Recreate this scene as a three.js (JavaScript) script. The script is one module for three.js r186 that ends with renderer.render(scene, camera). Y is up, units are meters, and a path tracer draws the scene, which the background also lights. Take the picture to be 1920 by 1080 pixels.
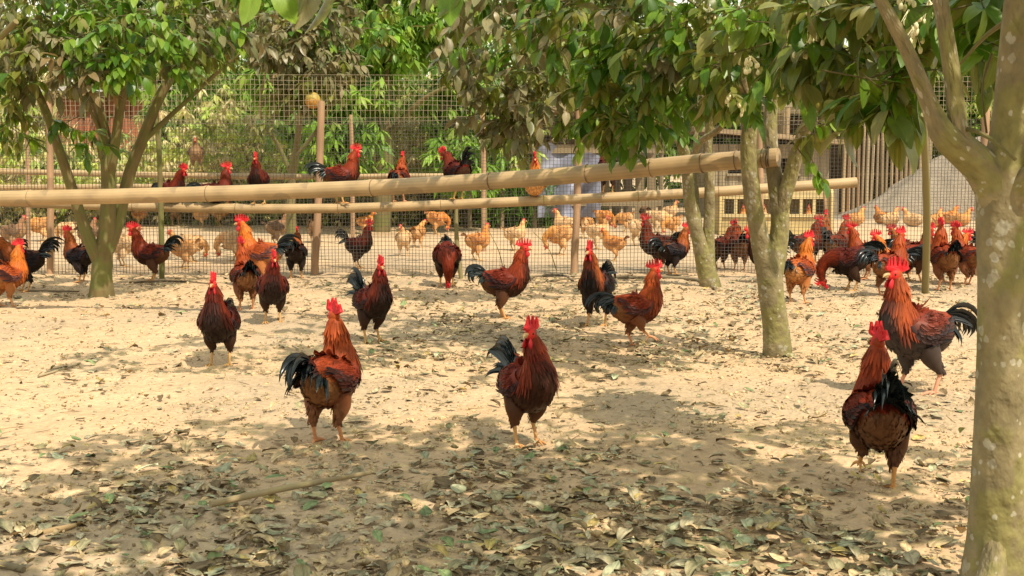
import * as THREE from 'three';
import { mergeGeometries } from 'three/addons/utils/BufferGeometryUtils.js';

// ---------------------------------------------------------------- camera, sky, sun, exposure
const scene = new THREE.Scene();
const F = 2300, PITCH = Math.atan(236 / F), EYE = 1.1;            // focal length in pixels of the 1920 x 1080 frame
const camera = new THREE.PerspectiveCamera(2 * Math.atan(540 / F) * 180 / Math.PI, 16 / 9, 0.1, 400);
camera.position.set(0, EYE, 0);
camera.lookAt(0, EYE - Math.sin(PITCH), -Math.cos(PITCH));
scene.add(camera);

const SUN = new THREE.Vector3(0.36, 0.80, 0.46).normalize();
// a hazy bright sky, whitish all round with a broad glow about the sun
{
  const W = 256, H = 128, d = new Float32Array(W * H * 4), v = new THREE.Vector3();
  for (let j = 0; j < H; j++) for (let i = 0; i < W; i++) {
    const el = ((j + 0.5) / H - 0.5) * Math.PI, az = ((i + 0.5) / W - 0.5) * 2 * Math.PI, o = (j * W + i) * 4;
    v.set(Math.cos(az) * Math.cos(el), Math.sin(el), Math.sin(az) * Math.cos(el));
    const up = Math.max(0, v.y), glow = 0.35 * Math.pow(Math.max(0, v.dot(SUN)), 6), k = 0.99;
    d[o] = k * (1.0 - 0.26 * up + glow); d[o + 1] = k * (0.965 - 0.16 * up + glow * 0.95); d[o + 2] = k * (0.80 - 0.02 * up + glow * 0.82); d[o + 3] = 1;
  }
  const t = new THREE.DataTexture(d, W, H, THREE.RGBAFormat, THREE.FloatType);
  t.mapping = THREE.EquirectangularReflectionMapping; t.magFilter = t.minFilter = THREE.LinearFilter; t.wrapS = THREE.RepeatWrapping; t.needsUpdate = true;
  scene.background = t; scene.environment = t;
}
const sun = new THREE.DirectionalLight(new THREE.Color(1, 0.88, 0.70), 4.6);
sun.name = 'sun';
sun.position.copy(SUN).multiplyScalar(40);
sun.castShadow = true;
Object.assign(sun.shadow.camera, { left: -18, right: 18, top: 18, bottom: -30, near: 1, far: 100 });
sun.shadow.mapSize.set(4096, 4096);
scene.add(sun, sun.target);
const renderer = new THREE.WebGLRenderer({ antialias: true });
renderer.toneMapping = THREE.LinearToneMapping;
renderer.toneMappingExposure = 1.36;
renderer.shadowMap.enabled = true;

// ---------------------------------------------------------------- helpers
function rng(seed) { let a = seed >>> 0; return () => { a = (a + 0x6D2B79F5) | 0; let t = Math.imul(a ^ (a >>> 15), 1 | a); t = (t + Math.imul(t ^ (t >>> 7), 61 | t)) ^ t; return ((t ^ (t >>> 14)) >>> 0) / 4294967296; }; }
const V = (x, y, z) => new THREE.Vector3(x, y, z);
const clamp = (x, a = 0, b = 1) => Math.min(b, Math.max(a, x));
const sm = (a, b, x) => { const t = clamp((x - a) / (b - a)); return t * t * (3 - 2 * t); };
const lerp = (a, b, t) => a + (b - a) * t;
const mix3 = (a, b, t) => [lerp(a[0], b[0], t), lerp(a[1], b[1], t), lerp(a[2], b[2], t)];
const sc3 = (a, k) => [a[0] * k, a[1] * k, a[2] * k];
const rad = (d) => d * Math.PI / 180;
function hash2(i, j, s = 0) { let h = (Math.imul(i, 374761393) + Math.imul(j, 668265263) + Math.imul(s, 2246822519)) | 0; h = Math.imul(h ^ (h >>> 13), 1274126177); return ((h ^ (h >>> 16)) >>> 0) / 4294967296; }
function vnoise(x, y, s = 0, per = 0) {
  const i = Math.floor(x), j = Math.floor(y), fx = x - i, fy = y - j, u = fx * fx * (3 - 2 * fx), v = fy * fy * (3 - 2 * fy);
  const w = (k) => (per ? ((k % per) + per) % per : k);
  const a = hash2(w(i), w(j), s), b = hash2(w(i + 1), w(j), s), c = hash2(w(i), w(j + 1), s), d = hash2(w(i + 1), w(j + 1), s);
  return lerp(lerp(a, b, u), lerp(c, d, u), v);
}
function fbm(x, y, oct = 4, s = 0, per = 0) { let a = 0.5, t = 0, n = 0; for (let o = 0; o < oct; o++) { t += a * vnoise(x, y, s + o, per); n += a; a *= 0.5; x *= 2; y *= 2; per *= 2; } return t / n; }

// a pixel of the photograph to a place in the world: on the plane z = -d, or on the ground
function ray(px, py) {
  const xc = (px - 960) / F, yc = (540 - py) / F, c = Math.cos(PITCH), s = Math.sin(PITCH);
  return V(xc, -s + yc * c, -c - yc * s);
}
const at = (px, py, d) => { const r = ray(px, py); return V(0, EYE, 0).addScaledVector(r, d / -r.z); };
const groundY = (x, z) => 0.05 * (fbm(x * 0.5 + 9, z * 0.5, 3, 3) - 0.5) + 0.03 * (fbm(x * 2.3, z * 2.3, 3, 7) - 0.5) + 0.022 * (fbm(x * 8.1, z * 8.1, 2, 11) - 0.5);
const onGround = (px, py) => { const r = ray(px, py), k = -EYE / r.y; const x = r.x * k, z = r.z * k; return V(x, groundY(x, z), z); };

const used = new Map();
function numbered(name) { const n = used.get(name) ?? 0; used.set(name, n + 1); return n ? `${name}_${String(n).padStart(3, '0')}` : name; }
function shadows(o) { o.castShadow = o.receiveShadow = true; return o; }
function tag(o, label, category, group, kind) { if (label) o.userData.label = label; if (category) o.userData.category = category; if (group) o.userData.group = group; if (kind) o.userData.kind = kind; return o; }
function thing(name, p, label, category, group, kind) { const g = new THREE.Group(); g.name = numbered(name); g.position.copy(p); scene.add(g); return tag(g, label, category, group, kind); }
function part(name, geo, mat, parent, label) { const m = shadows(new THREE.Mesh(geo, mat)); m.name = name; if (label) m.userData.label = label; parent.add(m); return m; }
function top(name, geo, mat, label, category, group, kind) { const m = shadows(new THREE.Mesh(geo, mat)); m.name = numbered(name); scene.add(m); return tag(m, label, category, group, kind); }
function structure(name, geo, mat) { const m = top(name, geo, mat); m.userData.kind = 'structure'; return m; }

// collects vertices with colours; build() makes one BufferGeometry
class Geo {
  constructor() { this.p = []; this.n = []; this.c = []; this.t = []; this.i = []; }
  v(p, n, c, u = 0, w = 0) { this.p.push(p.x, p.y, p.z); this.n.push(n.x, n.y, n.z); this.c.push(c[0], c[1], c[2]); this.t.push(u, w); return this.p.length / 3 - 1; }
  f(a, b, c) { this.i.push(a, b, c); }
  q(a, b, c, d) { this.i.push(a, b, c, a, c, d); }
  build(normals = false) {
    const g = new THREE.BufferGeometry(), I = this.i, P = this.p, N = this.n;
    if (!normals) for (let k = 0; k < I.length; k += 3) {             // wind every face to the side its normals point to
      const a = I[k] * 3, b = I[k + 1] * 3, c = I[k + 2] * 3, ux = P[b] - P[a], uy = P[b + 1] - P[a + 1], uz = P[b + 2] - P[a + 2], vx = P[c] - P[a], vy = P[c + 1] - P[a + 1], vz = P[c + 2] - P[a + 2];
      if ((uy * vz - uz * vy) * (N[a] + N[b] + N[c]) + (uz * vx - ux * vz) * (N[a + 1] + N[b + 1] + N[c + 1]) + (ux * vy - uy * vx) * (N[a + 2] + N[b + 2] + N[c + 2]) < 0) { const t = I[k + 1]; I[k + 1] = I[k + 2]; I[k + 2] = t; }
    }
    g.setAttribute('position', new THREE.Float32BufferAttribute(this.p, 3)); g.setAttribute('normal', new THREE.Float32BufferAttribute(this.n, 3));
    g.setAttribute('color', new THREE.Float32BufferAttribute(this.c, 3)); g.setAttribute('uv', new THREE.Float32BufferAttribute(this.t, 2)); g.setIndex(this.i);
    if (normals) g.computeVertexNormals();
    return g;
  }
  // tapered tube through points [Vector3], radii; rough = radial unevenness; uv in metres
  tube(pts, radii, sides, col, o = {}) {
    const { rough = 0, seed = 0, caps = true, colf = null, per = 1, squash = null } = o;
    const curve = pts.length > 2 ? new THREE.CatmullRomCurve3(pts, false, 'centripetal') : new THREE.LineCurve3(pts[0], pts[1]);
    const n = o.segs ?? Math.max(2, Math.ceil(curve.getLength() / (o.step ?? 0.08)));
    const base = this.p.length / 3; let up = null, prev = null, len = 0;
    for (let k = 0; k <= n; k++) {
      const t = k / n, P = pts.length > 2 ? curve.getPoint(t) : pts[0].clone().lerp(pts[1], t), T = curve.getTangent(clamp(t, 0.001, 0.999));
      if (!up) { up = Math.abs(T.y) > 0.9 ? V(1, 0, 0) : V(0, 1, 0); }
      const B = V().crossVectors(T, up).normalize(), N = V().crossVectors(B, T).normalize(); up = N.clone();
      if (prev) len += P.distanceTo(prev); prev = P;
      const x = t * (radii.length - 1), ri = Math.min(Math.floor(x), radii.length - 2), r0 = lerp(radii[ri], radii[ri + 1], x - ri);
      for (let s = 0; s <= sides; s++) {
        const a = s / sides * Math.PI * 2, ss = s % sides;
        let r = r0 * (1 + rough * (fbm(Math.cos(a) * 1.7 + 5 + seed, len * 3.2 + Math.sin(a) * 1.7, 3, 21) - 0.5) * 2);
        if (squash) r *= squash(t, a);
        const nn = N.clone().multiplyScalar(Math.cos(a)).addScaledVector(B, Math.sin(a));
        this.v(P.clone().addScaledVector(nn, r), nn, colf ? colf(t, a, P) : col, s / sides * per, len);
      }
    }
    for (let k = 0; k < n; k++) for (let s = 0; s < sides; s++) { const a = base + k * (sides + 1) + s, b = a + sides + 1; this.q(a, a + 1, b + 1, b); }
    if (caps) for (const [k, sg] of [[0, -1], [n, 1]]) {
      const T = curve.getTangent(clamp(k / n, 0.001, 0.999)).multiplyScalar(sg), c = this.v(prev && k ? prev : pts[0], T, col);
      const ring = []; for (let s = 0; s < sides; s++) { const o3 = (base + k * (sides + 1) + s) * 3; ring.push(this.v(V(this.p[o3], this.p[o3 + 1], this.p[o3 + 2]), T, col)); }
      for (let s = 0; s < sides; s++) sg > 0 ? this.f(c, ring[s], ring[(s + 1) % sides]) : this.f(c, ring[(s + 1) % sides], ring[s]);
    }
    return this;
  }
  ellipsoid(c, r, col, m = null, ws = 12, hs = 8, colf = null) {
    const base = this.p.length / 3;
    for (let j = 0; j <= hs; j++) for (let i = 0; i <= ws; i++) {
      const a = i / ws * Math.PI * 2, b = j / hs * Math.PI, d = V(Math.sin(b) * Math.cos(a), Math.cos(b), Math.sin(b) * Math.sin(a));
      const p = V(d.x * r.x, d.y * r.y, d.z * r.z).add(c), n = V(d.x / r.x, d.y / r.y, d.z / r.z).normalize();
      if (m) { p.applyMatrix4(m); n.transformDirection(m); }
      this.v(p, n, colf ? colf(d) : col, i / ws, j / hs);
    }
    for (let j = 0; j < hs; j++) for (let i = 0; i < ws; i++) { const a = base + j * (ws + 1) + i; this.q(a, a + 1, a + ws + 2, a + ws + 1); }
    return this;
  }
  box(c, s, col, rotY = 0) {
    const g = new THREE.BoxGeometry(s.x, s.y, s.z).rotateY(rotY), b = this.p.length / 3, P = g.attributes.position, N = g.attributes.normal;
    for (let k = 0; k < P.count; k++) this.v(V(P.getX(k) + c.x, P.getY(k) + c.y, P.getZ(k) + c.z), V(N.getX(k), N.getY(k), N.getZ(k)), col, P.getX(k) + P.getZ(k), P.getY(k));
    for (const k of g.index.array) this.i.push(b + k);
    return this;
  }
}

// textures computed from noise (surface grain only)
function dataTex(size, fn, srgb = true, h = size) {
  const d = new Uint8Array(size * h * 4);
  for (let y = 0; y < h; y++) for (let x = 0; x < size; x++) { const c = fn(x / size, y / h), o = (y * size + x) * 4; for (let k = 0; k < 3; k++) d[o + k] = clamp(c[k]) * 255; d[o + 3] = 255; }
  const t = new THREE.DataTexture(d, size, h);
  t.wrapS = t.wrapT = THREE.RepeatWrapping; t.magFilter = THREE.LinearFilter; t.minFilter = THREE.LinearMipmapLinearFilter; t.generateMipmaps = true;
  if (srgb) t.colorSpace = THREE.SRGBColorSpace;
  t.needsUpdate = true;
  return t;
}
const toS = (c) => c.map((x) => (x <= 0.0031308 ? 12.92 * x : 1.055 * Math.pow(x, 1 / 2.4) - 0.055));
const rep = (t, u, v) => { const c = t.clone(); c.repeat.set(u, v); c.needsUpdate = true; return c; };
const std = (o) => new THREE.MeshStandardMaterial(o);
const phys = (o) => new THREE.MeshPhysicalMaterial(o);
const lin = (r, g, b) => new THREE.Color().setRGB(r, g, b);
// ---------------------------------------------------------------- chickens
const birdMat = phys({ vertexColors: true, roughness: 0.46, specularIntensity: 0.24, side: THREE.DoubleSide });
const glossMat = phys({ vertexColors: true, metalness: 0.1, roughness: 0.27, specularIntensity: 0.8, side: THREE.DoubleSide });
const combBump = rep(dataTex(64, (u, v) => { const k = vnoise(u * 24, v * 24, 203, 24); return [k, k, k]; }, false), 8, 8);
const combMat = phys({ color: lin(0.50, 0.014, 0.020), bumpMap: combBump, bumpScale: 0.0015, roughness: 0.5, specularIntensity: 0.5 });
const wattleMat = phys({ color: lin(0.46, 0.013, 0.021), roughness: 0.48, specularIntensity: 0.5 });
const henCombMat = phys({ color: lin(0.55, 0.05, 0.04), roughness: 0.5 });
const beakMat = std({ color: lin(0.42, 0.28, 0.12), roughness: 0.45 });
const eyeMat = std({ color: lin(0.03, 0.012, 0.004), roughness: 0.1 });

const PAL = {
  bay: { hackle: [0.22, 0.032, 0.008], hackleB: [0.12, 0.016, 0.006], back: [0.15, 0.019, 0.008], breast: [0.040, 0.014, 0.008], wing: [0.12, 0.018, 0.008], bar: [0.02, 0.018, 0.022], fluff: [0.11, 0.045, 0.018], tail: [0.011, 0.017, 0.018], shank: [0.52, 0.27, 0.10] },
  dark: { hackle: [0.14, 0.019, 0.006], hackleB: [0.07, 0.010, 0.005], back: [0.085, 0.011, 0.007], breast: [0.016, 0.008, 0.006], wing: [0.075, 0.014, 0.008], bar: [0.016, 0.015, 0.019], fluff: [0.05, 0.022, 0.011], tail: [0.010, 0.014, 0.015], shank: [0.50, 0.28, 0.10] },
  red: { hackle: [0.29, 0.052, 0.011], hackleB: [0.18, 0.026, 0.008], back: [0.21, 0.030, 0.010], breast: [0.11, 0.024, 0.010], wing: [0.17, 0.025, 0.010], bar: [0.05, 0.03, 0.03], fluff: [0.20, 0.085, 0.033], tail: [0.011, 0.017, 0.020], shank: [0.55, 0.25, 0.12] },
  orange: { hackle: [0.46, 0.13, 0.017], hackleB: [0.34, 0.065, 0.011], back: [0.28, 0.050, 0.012], breast: [0.29, 0.085, 0.022], wing: [0.30, 0.060, 0.016], bar: [0.05, 0.04, 0.05], fluff: [0.36, 0.16, 0.055], tail: [0.012, 0.018, 0.020], shank: [0.55, 0.28, 0.12] },
  black: { hackle: [0.28, 0.07, 0.012], hackleB: [0.10, 0.02, 0.008], back: [0.035, 0.012, 0.010], breast: [0.013, 0.009, 0.009], wing: [0.022, 0.014, 0.014], bar: [0.014, 0.014, 0.020], fluff: [0.022, 0.013, 0.010], tail: [0.009, 0.012, 0.014], shank: [0.52, 0.27, 0.10] },
  grey: { hackle: [0.28, 0.055, 0.013], hackleB: [0.17, 0.028, 0.009], back: [0.17, 0.026, 0.012], breast: [0.040, 0.030, 0.028], wing: [0.10, 0.035, 0.025], bar: [0.03, 0.028, 0.032], fluff: [0.06, 0.04, 0.03], tail: [0.014, 0.017, 0.018], shank: [0.58, 0.27, 0.17] },
  buff: { hackle: [0.60, 0.29, 0.085], hackleB: [0.52, 0.23, 0.06], back: [0.50, 0.225, 0.068], breast: [0.58, 0.29, 0.105], wing: [0.50, 0.25, 0.09], bar: [0.50, 0.26, 0.10], fluff: [0.64, 0.37, 0.17], tail: [0.34, 0.17, 0.07], shank: [0.55, 0.33, 0.12] },
  ginger: { hackle: [0.56, 0.20, 0.04], hackleB: [0.46, 0.15, 0.03], back: [0.54, 0.22, 0.06], breast: [0.60, 0.30, 0.11], wing: [0.42, 0.16, 0.045], bar: [0.36, 0.14, 0.04], fluff: [0.55, 0.27, 0.10], tail: [0.16, 0.07, 0.03], shank: [0.55, 0.33, 0.12] },
  cream: { hackle: [0.60, 0.32, 0.12], hackleB: [0.58, 0.32, 0.14], back: [0.58, 0.36, 0.175], breast: [0.66, 0.45, 0.25], wing: [0.56, 0.36, 0.19], bar: [0.54, 0.36, 0.19], fluff: [0.66, 0.46, 0.27], tail: [0.42, 0.28, 0.15], shank: [0.55, 0.33, 0.12] },
  brown: { hackle: [0.26, 0.13, 0.06], hackleB: [0.20, 0.10, 0.05], back: [0.17, 0.095, 0.05], breast: [0.30, 0.18, 0.09], wing: [0.16, 0.09, 0.05], bar: [0.15, 0.085, 0.045], fluff: [0.28, 0.17, 0.09], tail: [0.08, 0.05, 0.03], shank: [0.5, 0.33, 0.12] },
};

// one feather: a short tented strip from root along dir, width along side, lifted along nrm
function feather(G, root, dir, side, nrm, L, W, c0, c1, lift = 0.1, droop = 0) {
  const prof = [[0, 0.45], [0.4, 1], [0.78, 0.82]], ids = [];
  for (const [t, w] of prof) {
    const c = root.clone().addScaledVector(dir, L * t).addScaledVector(nrm, lift * L * t - 0.12 * W * t).add(V(0, -droop * L * t * t, 0)), col = mix3(c0, c1, t);
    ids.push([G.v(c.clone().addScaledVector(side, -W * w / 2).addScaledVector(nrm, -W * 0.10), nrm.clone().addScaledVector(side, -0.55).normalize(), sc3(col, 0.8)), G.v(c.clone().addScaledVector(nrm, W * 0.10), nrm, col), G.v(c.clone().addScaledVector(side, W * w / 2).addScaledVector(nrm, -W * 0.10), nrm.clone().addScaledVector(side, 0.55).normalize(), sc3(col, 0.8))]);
  }
  const tip = G.v(root.clone().addScaledVector(dir, L).addScaledVector(nrm, lift * L * 0.8).add(V(0, -droop * L, 0)), nrm.clone().addScaledVector(dir, 0.25).normalize(), c1);
  for (let k = 0; k < 2; k++) { const a = ids[k], b = ids[k + 1]; G.q(a[0], b[0], b[1], a[1]); G.q(a[1], b[1], b[2], a[2]); }
  G.f(ids[2][0], tip, ids[2][1]); G.f(ids[2][1], tip, ids[2][2]);
}
// a long curved plume (tail, sickles): path in the plane of dir and up, curling down
function plume(G, root, az, a0, curl, L, W, c0, c1, twist = 0) {
  const n = 9, ids = []; let p = root.clone();
  for (let k = 0; k <= n; k++) {
    const t = k / n, a = rad(a0 - curl * t * (0.5 + 0.5 * t)), d = V(-Math.cos(a) * Math.cos(az), Math.sin(a), Math.cos(a) * Math.sin(az));
    if (k) p = p.clone().addScaledVector(d, L / n);
    const flat = V(Math.sin(az), 0, Math.cos(az)), up = V().crossVectors(flat, d).normalize(), s = flat.clone().multiplyScalar(Math.cos(twist)).addScaledVector(up, Math.sin(twist)), nn = V().crossVectors(s, d).normalize();
    const w = W * (0.35 + 0.65 * Math.sin(Math.PI * clamp(t * 0.85 + 0.12))) * (t > 0.8 ? lerp(1, 0.12, (t - 0.8) / 0.2) : 1), col = mix3(c0, c1, Math.abs(Math.sin(t * 3)));
    ids.push([G.v(p.clone().addScaledVector(s, -w / 2).addScaledVector(nn, -w * 0.16), nn.clone().addScaledVector(s, -0.5).normalize(), col), G.v(p.clone().addScaledVector(nn, w * 0.16), nn, col), G.v(p.clone().addScaledVector(s, w / 2).addScaledVector(nn, -w * 0.16), nn.clone().addScaledVector(s, 0.5).normalize(), col)]);
  }
  for (let k = 0; k < n; k++) { const a = ids[k], b = ids[k + 1]; G.q(a[0], b[0], b[1], a[1]); G.q(a[1], b[1], b[2], a[2]); }
}
const geoCache = new Map();
function combGeo(hen) {
  const key = 'comb' + hen; if (geoCache.has(key)) return geoCache.get(key);
  const L = hen ? 0.045 : 0.092, H = hen ? 0.016 : 0.040, n = hen ? 5 : 6, s = new THREE.Shape();
  s.moveTo(L * 0.46, 0.002); s.quadraticCurveTo(L * 0.56, H * 0.3, L * 0.47, H * 0.42);
  for (let k = 0; k < n; k++) {
    const x = lerp(L * 0.42, -L * 0.5, k / (n - 1)), h = H * (0.78 + 0.42 * Math.sin(Math.PI * (k + 0.8) / n)), w = L / n;
    s.lineTo(x + w * 0.30, H * 0.42); s.lineTo(x + w * 0.02, h * 1.12); s.lineTo(x - w * 0.12, h * 1.14); s.lineTo(x - w * 0.42, H * 0.48);
  }
  s.lineTo(-L * 0.62, H * 0.25); s.quadraticCurveTo(-L * 0.4, 0, -L * 0.25, -0.004); s.lineTo(L * 0.46, 0.002);
  const g = new THREE.ExtrudeGeometry(s, { depth: 0.0035, bevelEnabled: true, bevelThickness: 0.0022, bevelSize: 0.0016, bevelSegments: 2, curveSegments: 4 }).translate(0, 0, -0.00175);
  const P = g.attributes.position;
  for (let k = 0; k < P.count; k++) { const x = P.getX(k), y = P.getY(k); P.setZ(k, P.getZ(k) * (2.0 - Math.min(1, y / H) * 1.1) + (hen ? 0.002 : 0.008) * Math.sin(x * 80 + 1) * clamp(y / H)); }
  g.computeVertexNormals(); geoCache.set(key, g); return g;
}
function wattleGeo(hen) {
  const key = 'wattle' + hen; if (geoCache.has(key)) return geoCache.get(key);
  const k = hen ? 0.45 : 1, pts = []; for (let i = 0; i <= 10; i++) { const t = i / 10; pts.push(new THREE.Vector2(0.0155 * k * Math.sin(Math.PI * Math.pow(t, 0.8)) * (0.7 + 0.4 * (1 - t)) + 0.0005, 0.048 * k * (t - 1))); }
  const g = new THREE.LatheGeometry(pts, 10).scale(1, 1, 0.34); geoCache.set(key, g); return g;
}
function beakGeo() {
  if (geoCache.has('beak')) return geoCache.get('beak');
  const G = new Geo();
  G.tube([V(0, 0.002, 0), V(0.012, 0.002, 0), V(0.021, -0.003, 0), V(0.026, -0.0095, 0)], [0.0088, 0.0078, 0.005, 0.0008], 8, [1, 1, 1], { segs: 7 });
  G.tube([V(0, -0.0045, 0), V(0.011, -0.006, 0), V(0.018, -0.0085, 0)], [0.0068, 0.005, 0.001], 8, [1, 1, 1], { segs: 5 });
  const g = G.build(); geoCache.set('beak', g); return g;
}
const eyeGeo = new THREE.SphereGeometry(0.0042, 8, 6);

function bird(o) {
  const { hen = false, pal, neck = 0, yaw = 0, headPitch = 0, pitch = 0, tailUp = 40, tailSize = 1, stance = 0.03, lift = 0, sit = false, detail = 1, seed = 1, fat = 1 } = o;
  const C = { ...PAL[pal] }, R = rng(seed * 7919 + 13), B = hen ? 0.90 : 1;
  if (!hen) C.tail = [C.tail[0] * 1.2, C.tail[1] * 1.05, C.tail[2] * 1.05];
  const jit = (c, k = 0.18) => sc3(c, 1 + (R() - 0.5) * 2 * k);
  // spine: x forward, y up, half height, half width, from the tail base to the head
  const S = [[-0.160, 0.335, 0.016, 0.016], [-0.138, 0.317, 0.058, 0.048], [-0.092, 0.290, 0.090, 0.080], [-0.022, 0.273, 0.106, 0.100], [0.048, 0.285, 0.110, 0.102], [0.094, 0.326, 0.095, 0.088], [0.114, 0.384, 0.069, 0.066], [0.121, 0.434, 0.051, 0.049], [0.131, 0.486, 0.041, 0.038], [0.145, 0.528, 0.022, 0.020]].map((s) => s.slice());
  const head = { x: 0.148, y: 0.527 };
  if (hen) { for (let k = 6; k < 10; k++) { S[k][1] -= 0.05 * (k - 5) / 4; S[k][2] *= 0.82; S[k][3] *= 0.82; } head.y -= 0.05; }
  for (const s of S) { s[2] *= fat; s[3] *= fat; }
  const turnAbout = (p, cx, cy, a) => { const x = p[0] - cx, y = p[1] - cy; p[0] = cx + x * Math.cos(a) + y * Math.sin(a); p[1] = cy - x * Math.sin(a) + y * Math.cos(a); };
  const hp = [head.x, head.y];
  for (let k = 6; k < 10; k++) turnAbout(S[k], S[5][0] - 0.01, S[5][1] - 0.02, rad(neck) * ((k - 4) / 5));
  turnAbout(hp, S[5][0] - 0.01, S[5][1] - 0.02, rad(neck) * 1.02);
  for (const s of S) turnAbout(s, 0, 0.26, rad(pitch));
  turnAbout(hp, 0, 0.26, rad(pitch));
  const drop = sit ? 0.15 : 0;
  for (const s of S) s[1] -= drop; hp[1] -= drop;
  const NB = [S[5][0], S[5][2]];
  const cr = (a, b, c, d, t) => 0.5 * (2 * b + (c - a) * t + (2 * a - 5 * b + 4 * c - d) * t * t + (3 * b - a - 3 * c + d) * t * t * t);
  const spine = (u) => { const x = clamp(u) * 9, i = Math.min(8, Math.floor(x)), t = x - i, g = (k) => S[clamp(k, 0, 9)]; return [0, 1, 2, 3].map((c) => cr(g(i - 1)[c], g(i)[c], g(i + 1)[c], g(i + 2)[c], t)); };
  const bend = (p, u) => { const a = -rad(yaw) * sm(0.58, 0.98, u), x = p.x - NB[0], z = p.z; p.x = NB[0] + x * Math.cos(a) - z * Math.sin(a); p.z = x * Math.sin(a) + z * Math.cos(a); return p; };
  const surf = (u, th, off = 0) => {
    const s = spine(u), e = 0.012, a = spine(u - e), b = spine(u + e), l = Math.hypot(b[0] - a[0], b[1] - a[1]) || 1, tx = (b[0] - a[0]) / l, ty = (b[1] - a[1]) / l;
    const c = Math.cos(th), q = Math.sin(th), low = c < 0 ? 1.06 : 0.97;
    return bend(V(s[0] - ty * (s[2] * low + off) * c, s[1] + tx * (s[2] * low + off) * c, (s[3] + off) * q), u);
  };
  const frame = (u, th) => {
    const p = surf(u, th), du = surf(clamp(u + 0.012), th).sub(surf(clamp(u - 0.012), th)), dt = surf(u, th + 0.05).sub(surf(u, th - 0.05));
    const n = V().crossVectors(dt, du).normalize(), dir = du.normalize().multiplyScalar(-1), side = V().crossVectors(n, dir).normalize();
    return { p, n, dir, side };
  };
  const skin = (u, th) => {                                        // colour of the plumage by place on the bird
    const belly = sm(1.1, 1.9, Math.abs(th)), front = sm(1.6, 2.7, Math.abs(th));
    if (u > 0.56) { const h = mix3(C.hackle, C.hackleB, sm(0.75, 0.55, u)); return mix3(h, mix3(C.hackleB, C.breast, sm(0.86, 0.66, u)), front); }
    const upper = u < 0.28 ? mix3(C.back, C.hackle, 0.3) : C.back, under = u < 0.22 ? C.fluff : u < 0.36 ? mix3(C.fluff, C.breast, sm(0.22, 0.36, u)) : C.breast;
    return mix3(upper, under, belly);
  };
  const wrap = (a) => { a = ((a + Math.PI) % (2 * Math.PI) + 2 * Math.PI) % (2 * Math.PI) - Math.PI; return a; };
  // --- the body: trunk and neck, head, thighs, shanks and toes in one mesh
  const G = new Geo(), NU = 30, NT = 20;
  for (let i = 0; i <= NU; i++) for (let j = 0; j <= NT; j++) { const u = i / NU, th = j / NT * Math.PI * 2, f = frame(u, th); G.v(f.p, f.n, jit(skin(u, wrap(th)), 0.08), u, j / NT); }
  for (let i = 0; i < NU; i++) for (let j = 0; j < NT; j++) { const a = i * (NT + 1) + j, b = a + NT + 1; G.q(a, a + 1, b + 1, b); }
  const hpos = bend(V(hp[0], hp[1], 0), 1);
  const HM = new THREE.Matrix4().makeTranslation(hpos.x, hpos.y, hpos.z).multiply(new THREE.Matrix4().makeRotationY(rad(yaw * (1 + (o.headYaw ?? 0))) )).multiply(new THREE.Matrix4().makeRotationZ(rad(headPitch - neck * 0.5 - pitch * 0.4))).multiply(new THREE.Matrix4().makeScale(1.14, 1.14, 1.2));
  const face = hen ? [0.50, 0.10, 0.06] : [0.55, 0.03, 0.025];
  G.ellipsoid(V(0.004, 0, 0), V(0.031, 0.025, 0.0205), face, HM, 14, 10, (d) => (d.x < -0.15 || d.y > 0.86 ? C.hackle : face));
  G.ellipsoid(V(0.024, -0.004, 0), V(0.016, 0.0145, 0.013), face, HM, 10, 8);
  const feetAt = [];
  if (!sit) for (const s of [-1, 1]) {
    const up = lift && s === (lift > 0 ? 1 : -1), z = s * 0.052, fx = s * stance * 0.5 - 0.002;
    const hip = V(-0.008, 0.225, z * 1.0), hock = up ? V(0.035, 0.135, z) : V(fx - 0.032, 0.098, z * 1.05), foot = up ? V(0.035 + 0.055 * Math.abs(lift), 0.085, z) : V(fx, 0.012, z * 1.12);
    G.tube([hip, hip.clone().lerp(hock, 0.5).add(V(0.012, 0, s * 0.006)), hock], [0.058, 0.043, 0.0135], 12, C.fluff, { segs: 8, colf: (t) => jit(mix3(C.breast, C.fluff, 0.3 + 0.4 * t), 0.12) });
    for (let k = 0; k < 46 * detail; k++) {
      const t = 0.25 + 0.7 * R(), a = R() * 6.283, r = lerp(0.052, 0.015, t), d = hock.clone().sub(hip).normalize(), n = V(Math.cos(a), 0.1, Math.sin(a)).normalize(), p = hip.clone().lerp(hock, t).addScaledVector(n, r * 0.9);
      feather(G, p, d, V().crossVectors(n, d).normalize(), n, 0.032, 0.016, jit(C.fluff), jit(mix3(C.fluff, C.breast, 0.5)), 0.16);
    }
    G.tube([hock.clone().add(V(0.004, 0.014, 0)), hock, hock.clone().lerp(foot, 0.5).add(V(0.002, 0, 0)), foot], [0.0105, 0.0112, 0.0076, 0.0088], 8, C.shank, { segs: 8, colf: () => jit(C.shank, 0.1) });
    for (const [a, L] of [[-0.5, 0.056], [0.02, 0.068], [0.52, 0.056], [Math.PI, 0.028]]) {
      const d = V(Math.cos(a), 0, Math.sin(a)), e = foot.clone().addScaledVector(d, L).add(V(0, up ? -0.03 : -0.0085, 0)), m = foot.clone().addScaledVector(d, L * 0.5).add(V(0, up ? -0.006 : 0.001, 0));
      G.tube([foot, m, e], [0.0075, 0.0066, 0.0052, 0.0016], 6, C.shank, { segs: 5, colf: () => jit(C.shank, 0.1) });
    }
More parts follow.
